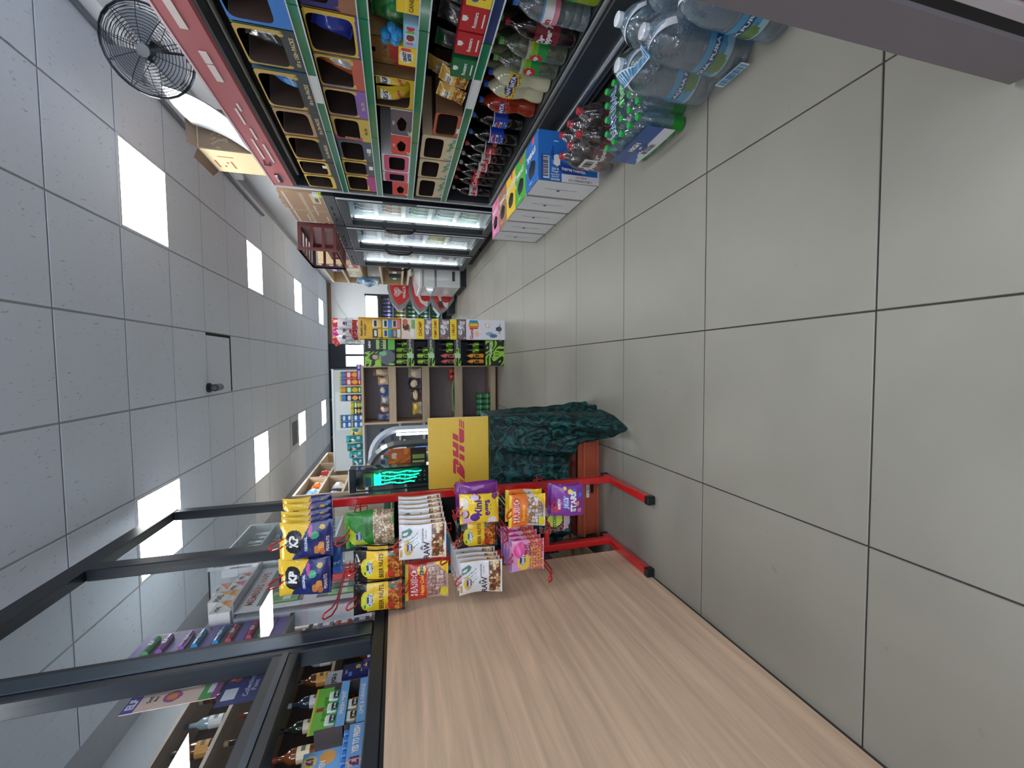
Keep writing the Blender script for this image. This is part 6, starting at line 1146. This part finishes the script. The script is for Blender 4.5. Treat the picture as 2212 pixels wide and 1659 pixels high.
def hang(nm, label, x, z, w, h, thick, spec, back, n=1, y=1.70, dy=.03, group=None, seed=1, dx=0, dz=0, cat='snack bag', mat='film', res=(44, 54), tilt=-.08, own_hook=True):
    base = None
    for k in range(n):
        loc = (x + dx * k + (.004 * math.sin(k * 5) if k else 0), y + dy * k, z - h / 2 + dz * k); rot = (tilt + .03 * math.sin(k * 3 + seed), .02 * math.sin(k * 7 + seed), .03 * math.sin(k * 2 + seed))
        if base is None:
            base = pouch(w, h, thick, spec, back, .05, seed, *res).obj(nm, mat, None, loc, rot, smooth=True); tag(base, label[0] if n > 1 else label, cat, group)
        else:
            o = base.copy(); col.objects.link(o); o.location = loc; o.rotation_euler = rot; o['label'] = label[1]; o['group'] = group
    if own_hook: hook(x, z + h / 2 - .018)
hang('peanut_bag', ('front yellow and navy peanut bag with black oval, next to the rack post', 'yellow and navy peanut bag behind the front black-oval bag near the rack post'), -.656, 1.495, .145, .185, .035, KP, NAV, 5, dy=.04, dx=.012, dz=.006, seed=2, group='peanut bags by the post')
hang('peanut_bag', ('foremost yellow and navy peanut bag with a black oval on the outer hook', 'yellow and navy peanut bag behind the front black-oval bag on the outer hook'), -.797, 1.505, .145, .185, .035, KP, NAV, 5, dy=.04, dx=.004, dz=.004, seed=3, group='peanut bags on the outer hook')
hang('peanut_bag', 'blue peanut bag hanging under the outer yellow and navy stack', -.835, 1.4975, .13, .2, .03, [('r', 0, .8, 1, 1, YELW), ('t', 'PEANUTS', .4, .12, .08, WHITE, .8, PI / 2)], (60, 110, 190), 1, y=1.905, seed=4, own_hook=False)
hang('pistachio_bag', ('front green pistachio bag with a clear window of nuts', 'pistachio bag behind the front green one'), -.665, 1.272, .14, .19, .04, PIST, (70, 140, 70), 2, y=1.76, dy=.05, seed=5, group='pistachio bags')
hang('beer_nut_bag', ('front black and yellow beer nuts bag on the hook beside the pistachios', 'beer nuts bag behind the front one beside the pistachios'), -.787, 1.235, .128, .195, .035, BEER, (26, 24, 24), 3, dy=.042, dx=.004, seed=6, group='beer nuts beside the pistachios')
hang('beer_nut_bag', ('front black and yellow beer nuts bag over the wooden counter front', 'beer nuts bag behind the front one over the counter'), -.918, 1.237, .128, .195, .035, BEER, (26, 24, 24), 3, dy=.042, dx=-.001, seed=7, group='beer nuts over the counter')
hang('raw_nut_bag', ('front white raw nut mix bag beside the pistachio bags', 'white raw nut mix bag in the thick upper stack'), -.705, 1.066, .15, .185, .025, RAW, (226, 226, 230), 7, y=1.68, dy=.036, dx=.009, dz=.0, seed=8, group='raw nut mix stack above')
hang('sweets_bag', 'red and yellow cola sweets bag with a star flash below the beer nuts', -.89, 1.05, .155, .175, .03, HC, (226, 190, 50), 1, y=1.72, seed=9, cat='sweets bag')
hang('chocolate_egg_bag', 'yellow chocolate egg bag with purple lettering', -.6, .83, .13, .165, .045, MINI, (244, 206, 50), 1, y=1.7, seed=10, cat='sweets bag')
hang('finger_biscuit_bag', ('front purple biscuit bag behind the yellow chocolate egg bag', 'rear purple biscuit bag behind the yellow chocolate egg bag'), -.585, .822, .145, .18, .035, PURP, (126, 46, 140), 2, y=1.78, dy=.05, seed=11, own_hook=False, group='purple biscuit bags', cat='biscuit bag')
hang('beer_nut_bag', ('lone black and yellow beer nuts bag between the chocolate eggs and raw nut mix', 'beer nuts bag behind the one next to the chocolate eggs'), -.725, .832, .12, .175, .035, BEER, (26, 24, 24), 2, dy=.045, y=1.74, seed=12, group='beer nuts by the chocolate eggs')
hang('raw_nut_bag', ('front white raw nut mix bag of the lower stack', 'white raw nut mix bag in the lower stack'), -.885, .83, .145, .18, .025, RAW, (226, 226, 230), 6, y=1.68, dy=.033, dx=.004, dz=.003, seed=13, group='raw nut mix stack below')
hang('sweets_bag', ('front orange and yellow tangy sweets bag', 'rear orange and yellow tangy sweets bag'), -.63, .62, .145, .165, .03, HT, (240, 196, 50), 2, y=1.7, dy=.05, dx=.01, seed=14, group='tangy sweets bags', cat='sweets bag')
hang('fruit_sweets_bag', ('front pink and orange fruit sweets bag', 'pink and orange fruit sweets bag behind the front one'), -.828, .62, .14, .155, .03, FRUIT, (220, 150, 190), 4, y=1.7, dy=.036, dx=.008, dz=.004, seed=15, group='fruit sweets bags', cat='sweets bag')
hang('sweets_bag', ('front violet sweets bag with star shapes and big white letters', 'violet sweets bag behind the front one'), -.607, .425, .145, .15, .035, JST, (130, 58, 156), 2, y=1.71, dy=.05, seed=16, group='violet sweets bags', cat='sweets bag')
hang('sour_sweets_bag', 'dark patterned sour sweets bag with a lime oval behind the violet bag', -.722, .45, .13, .15, .03, TOX, (34, 40, 52), 1, y=1.8, seed=17, cat='sweets bag')
for x, z in ((-.93, .5), (-.73, .7), (-.79, .96), (-.938, 1.4)): hook(x, z)
# ================================================================= DHL board, velvet cloth and crate
t = thing('draped_table', 'small table draped to the floor in crushed dark green velvet', 'table', (0, 0, 0))
B((90, 70, 56)).box(-1.055, -.29, 2.22, 2.44, .64, .668).obj('table_top', 'matte', t)
for x in (-1.056, -.33):
    for y in (2.235, 2.4): B((80, 62, 50)).box(x, x + .024, y, y + .03, 0, .64).obj('leg', 'matte', t)
def hem(x):
    pts = [(-1.05, .30), (-.9, .22), (-.7, .26), (-.5, .22), (-.43, .17), (-.395, .02), (-.33, .008), (-.25, .012), (-.2, .02)]
    for (a, za), (b_, zb) in zip(pts, pts[1:]):
        if a <= x <= b_: return za + (zb - za) * (x - a) / (b_ - a)
    return .03
def drape(u, v):
    if u < .72:
        x = -1.05 + .775 * u / .72; y = 2.19; nx, ny = 0, -1; xr = x
    else:
        s = (u - .72) / .28; x = -.275; y = 2.19 + .25 * s; nx, ny = 1, 0; xr = -.275
    h = hem(xr); z = .672 + (h - .672) * v
    fold = v ** .8 * (.018 * math.sin(46 * u + 2 * v) + .012 * math.sin(89 * u + 4 * v + 1) + .008 * math.sin(17 * u - 9 * v)) + .005 * v * math.sin(37 * v + 21 * u)
    flare = .004 + .05 * v
    if u >= .5 and u < .72: flare += .2 * v ** 2 * math.exp(-((x + .34) / .07) ** 2)
    return (x + nx * (flare * .35 + fold * .8), y + ny * (flare + fold), z + (.006 * math.sin(60 * u) * v))
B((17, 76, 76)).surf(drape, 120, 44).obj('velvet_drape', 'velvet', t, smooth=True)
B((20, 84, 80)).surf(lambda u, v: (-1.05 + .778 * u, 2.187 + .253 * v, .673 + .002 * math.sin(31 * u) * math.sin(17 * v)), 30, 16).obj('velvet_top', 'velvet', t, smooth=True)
t = thing('sign_board', 'yellow sign board with slanted red letters standing on the velvet draped table', 'sign board', (-.468, 2.225, .676), 0, None, (-.03, 0, 0))
WB, HB = .38, .325
B((228, 226, 222)).box(-WB / 2, WB / 2, .001, .02, 0, HB).obj('backing', 'matte', t)
SB = S(WB, HB, 0)
bd = B((226, 188, 62)).surf(SB, 6, 6)
RD = (196, 52, 74)
def L2(pts, dz=-.0016, c=RD): bd.add([(( p[0] - .5) * WB, dz, p[1] * HB) for p in pts], [tuple(range(len(pts)))], c)
# letters as sheared bars: coordinates (x,y) in logo space, shear k
X0, Y0, SX_, SY_ = .13, .418, .0285, .0285
def lp(pts): L2([(.09 + (x + .64 * y) * .0285, .41 + y * .0365) for x, y in pts])
# D
lp([(1.1, 5.2), (7.3, 5.2), (8.6, 4.6), (8.9, 3.6), (8.4, 2.7), (6.0, 2.7), (6.0, 3.5), (6.2, 3.9), (1.1, 3.9)])
lp([(2.4, 3.5), (5.5, 3.5), (5.3, 2.4), (8.3, 2.4), (6.6, .6), (4.6, 0), (.4, 0)])
# H
lp([(9.8, 5.2), (12.6, 5.2), (12.6, 3.8), (14.2, 3.8), (14.2, 5.2), (17, 5.2), (17, 2.7), (9.8, 2.7)]); lp([(9.8, 2.3), (12.6, 2.3), (12.6, 0), (9.8, 0)]); lp([(14.2, 2.3), (17, 2.3), (17, 0), (14.2, 0)])
# L
lp([(18.2, 5.2), (21.2, 5.2), (21.2, 2.7), (18.2, 2.7)]); lp([(18.2, 2.3), (25.4, 2.3), (25.4, 0), (20, 0), (18.6, .6)])
for k in range(3):
    y = .0 + k * .85; lp([(-3.4, y), (-.2, y), (-.2, y + .5), (-3.4, y + .5)]); lp([(26, y), (29.8 - .0 * k, y), (29.8, y + .5), (26, y + .5)])
bd.obj('face', 'print', t)
t = thing('terracotta_crate', 'terracotta plastic crate under the velvet with a white numbered sticker', 'crate', (-.737, 2.25, 0))
TC = (176, 84, 56)
b = B(TC).box(-.28, .28, 0, .02, .0, .13, ch=.004).box(-.28, -.26, .02, .17, 0, .13).box(.26, .28, .02, .17, 0, .13).box(-.28, .28, .17, .19, 0, .13).box(-.26, .26, .02, .17, 0, .01); b.obj('body', 'plastic', t)
B((196, 98, 66)).box(-.29, .29, -.012, .012, .085, .1, ch=.003).box(-.29, .29, -.01, .0, .0, .012, ch=.002).obj('rib', 'plastic', t)
B((90, 40, 34)).box(-.27, .27, .01, .18, .13, .175, ch=.01).obj('stacked_lid', 'gloss', t)
B((24, 20, 20)).prism([(-.02, .035), (.05, .035), (.06, .045), (.05, .055), (-.02, .055), (-.03, .045)], -.013, -.0125, axis='y').obj('hand_slot', 'matte', t)
B((226, 226, 226)).panel((-.05, -.0145, .064), (.11, 0, 0), (0, 0, .02), 1, 1, [('t', '01752 T', .5, .5, .7, (30, 30, 34), 5.5, PI, .02)]).obj('sticker', 'print', t)
# mint roll stand behind the rack
t = thing('mint_roll_stand', 'blue mint roll stand with a wavy lettered panel on the dark counter shelf', 'sweets stand', (-1.06, 2.38, .871), LEFT * .75)
MB = (60, 140, 200)
B(MB).surf(lambda u, v: ((u - .5) * .3, .02 * math.sin(PI * u), v * .16 + .04 * u), 20, 12, [('t', 'mentos', .5, .68, .22, (206, 226, 240), 1.9, 0, .04, .1), ('t', 'mentos', .6, .24, .22, (206, 226, 240), 1.9, 0, .04, .1)]).surf(lambda u, v: ((u - .5) * .3, .02 * math.sin(PI * u) + .006, v * .16 + .04 * u), 10, 4).obj('front_panel', 'print', t); B((44, 110, 170)).box(-.15, .15, .03, .14, 0, .02).box(-.15, .15, .13, .14, 0, .26).obj('tray', 'print', t)
for k in range(5): B([(226, 228, 232), (206, 60, 70), (240, 180, 60)][k % 3]).tube([(-.12 + .05 * k, .06, .03), (-.12 + .05 * k, .12, .16)], .011, 8).obj('mint_roll', 'film', t)
# ================================================================= further left and back
# narrow glass tower with a green light sign
t = thing('glass_tower', 'narrow glass display tower with a glowing green sign and black cap', 'display cabinet', (-.96, 3.66, 0))
B((40, 46, 54)).box(-.1, .1, 0, .16, 1.5, 1.56, ch=.008).obj('cap', 'plastic', t); B((36, 40, 46)).box(-.1, .1, 0, .16, 0, .86).obj('plinth', 'black', t)
for x in (-.095, .083):
    for y in (0.004, .144): B((60, 68, 76)).box(x, x + .012, y, y + .012, .86, 1.5).obj('corner_post', 'metal', t)
B(WHITE).add([(-.09, .002, .86), (.09, .002, .86), (.09, .002, 1.5), (-.09, .002, 1.5)], [(0, 1, 2, 3)]).add([(.095, .002, .86), (.095, .155, .86), (.095, .155, 1.5), (.095, .002, 1.5)], [(0, 1, 2, 3)]).obj('pane', 'glass', t)
b = B((86, 90, 92)).box(-.09, .09, .148, .152, .86, 1.5)
for i in range(4):
    for j in range(14): b.box(-.07 + .04 * i, -.058 + .04 * i, .145, .148, .88 + .043 * j, .892 + .043 * j, c=(226, 230, 230))
b.obj('perforated_back', 'metal', t)
lg = B((20, 236, 160))
for k, x in enumerate((-.05, -.02, .012, .04)): lg.tube([(x + .006 * math.sin(j * 1.3 + k), .06 + .01 * (k % 2), 1.02 - .02 * k + .033 * j) for j in range(11)], .006, 5)
lg.box(-.06, .03, .05, .07, 1.3, 1.36); lg.obj('green_light_sign', 'led', t)
B((120, 150, 80)).box(-.08, .03, .1, .13, 1.37, 1.45).box(-.07, .0, .09, .1, 1.385, 1.43, c=(60, 90, 150)).obj('card', 'print', t)
# curved-end open chiller
t = thing('curved_chiller', 'silver open chiller with curved arch ends and posters on its side', 'chiller', (0, 0, 0))
def arch(x0, y, r=.28, ztop=1.42, zb=.0, dx=0):
    pts = [(x0, y, zb), (x0, y, ztop - r)]
    for k in range(1, 9): a = PI / 2 * k / 8; pts.append((x0 - r * (1 - math.cos(a)), y, ztop - r + r * math.sin(a)))
    pts.append((x0 - r - .2, y, ztop)); return pts
B((150, 158, 162)).tube(arch(-.72, 3.98), .032, 4).obj('near_arch', 'metal', t); B((190, 202, 214)).tube(arch(-.66, 4.5), .035, 4).obj('far_arch', 'plastic', t)
B((52, 56, 60)).box(-1.22, -1.18, 3.95, 4.53, 0, 1.42).box(-1.18, -.7, 3.99, 4.49, 0, .3).obj('cabinet', 'black', t)
for z in (.55, .82, 1.08): B((206, 210, 214)).box(-1.18, -.72 - .05 * (z > .9), 4.0, 4.48, z, z + .02).obj('shelf', 'plastic', t)
B((250, 252, 255)).tube([(-.705, 4.44, .7), (-.705, 4.44, 1.17)], .012, 8).obj('light_tube', 'tube', t)
ps = B((190, 100, 40)).surf(lambda u, v: (-1.0 + .24 * u, 3.962, .9 + .34 * v), 30, 40, [('w', 0, .4, 1, 1, 10, 8, .2, (226, 140, 50)), ('e', .3, .85, .13, .08, (226, 206, 190)), ('e', .72, .85, .13, .08, (226, 206, 190)), ('e', .3, .68, .14, .13, (206, 90, 40)), ('e', .7, .68, .14, .13, (206, 110, 50)), ('r', 0, 0, 1, .42, (50, 40, 36)), ('r', .3, .06, .5, .38, (190, 206, 150)), ('r', .58, .06, .74, .38, (150, 180, 90)), ('r', .85, 0, 1, .4, (30, 30, 34))]).obj('side_poster', 'print', t)
for k in range(4):
    for q in range(4):
        z = (.57, .84, 1.1, .32)[k]
        o = B([(60, 120, 190), (226, 226, 230), (40, 110, 80), (206, 70, 60)][(k + q) % 4]).lathe([(.028, 0), (.03, .004), (.03, .12), (.012, .17), (.012, .19)], 10).obj('drink_bottle', 'gloss', None, (-.86, 4.1 + .1 * q, z + .001), smooth=True)
        tag(o, ['blue', 'white', 'green', 'red'][(k + q) % 4] + ' drink bottle standing in the silver curved chiller', 'bottle', 'drinks in the curved chiller')
# oak wall shelving along the left side
t = thing('oak_wall_shelving', 'oak shelf unit with open boxes beyond the silver curved chiller', 'shelving', (-1.62, 5.7, 0))
for y in (0, .9, 1.8, 2.7): B(OKC).box(-.68, 0, y, y + .03, 0, 2.45).obj('upright', 'oak_v', t)
B((100, 78, 70)).box(-.7, -.68, 0, 2.73, 0, 2.45).obj('back_panel', 'matte', t)
for z in (.4, .8, 1.2, 1.55, 1.85, 2.15, 2.42): B((206, 190, 166)).box(-.68, 0, .03, 2.7, z, z + .03).obj('shelf', 'oak_h', t)
GI = [(5.78, 2.185, (60, 130, 200), 'blue and white'), (6.05, 2.185, (120, 170, 214), 'pale blue'), (6.35, 2.185, (206, 110, 50), 'orange'), (6.72, 2.185, (40, 40, 46), 'black'), (7.1, 2.185, (206, 60, 50), 'red and yellow'), (5.85, 1.885, (60, 110, 180), 'royal blue'), (6.25, 1.885, (206, 206, 210), 'silver'), (5.8, 1.585, (60, 120, 190), 'bright blue'), (6.2, 1.585, (214, 190, 80), 'mustard'), (5.85, 1.235, (150, 100, 80), 'tan'), (5.9, .835, (70, 120, 180), 'denim blue')]
for y, z, c, nm in GI:
    o = pouch(.2, .19, .12, [('e', .5, .55, .3, .2, tuple(min(255, v + 60) for v in c)), ('r', .2, .1, .8, .25, (226, 226, 226))], c, .06, int(y * 10), 14, 14, .006).obj('grocery_bag', 'film', None, (-1.72, y + .1, z), (0, 0, LEFT), smooth=True); tag(o, nm + ' grocery bag on the oak wall shelving', 'grocery bag')
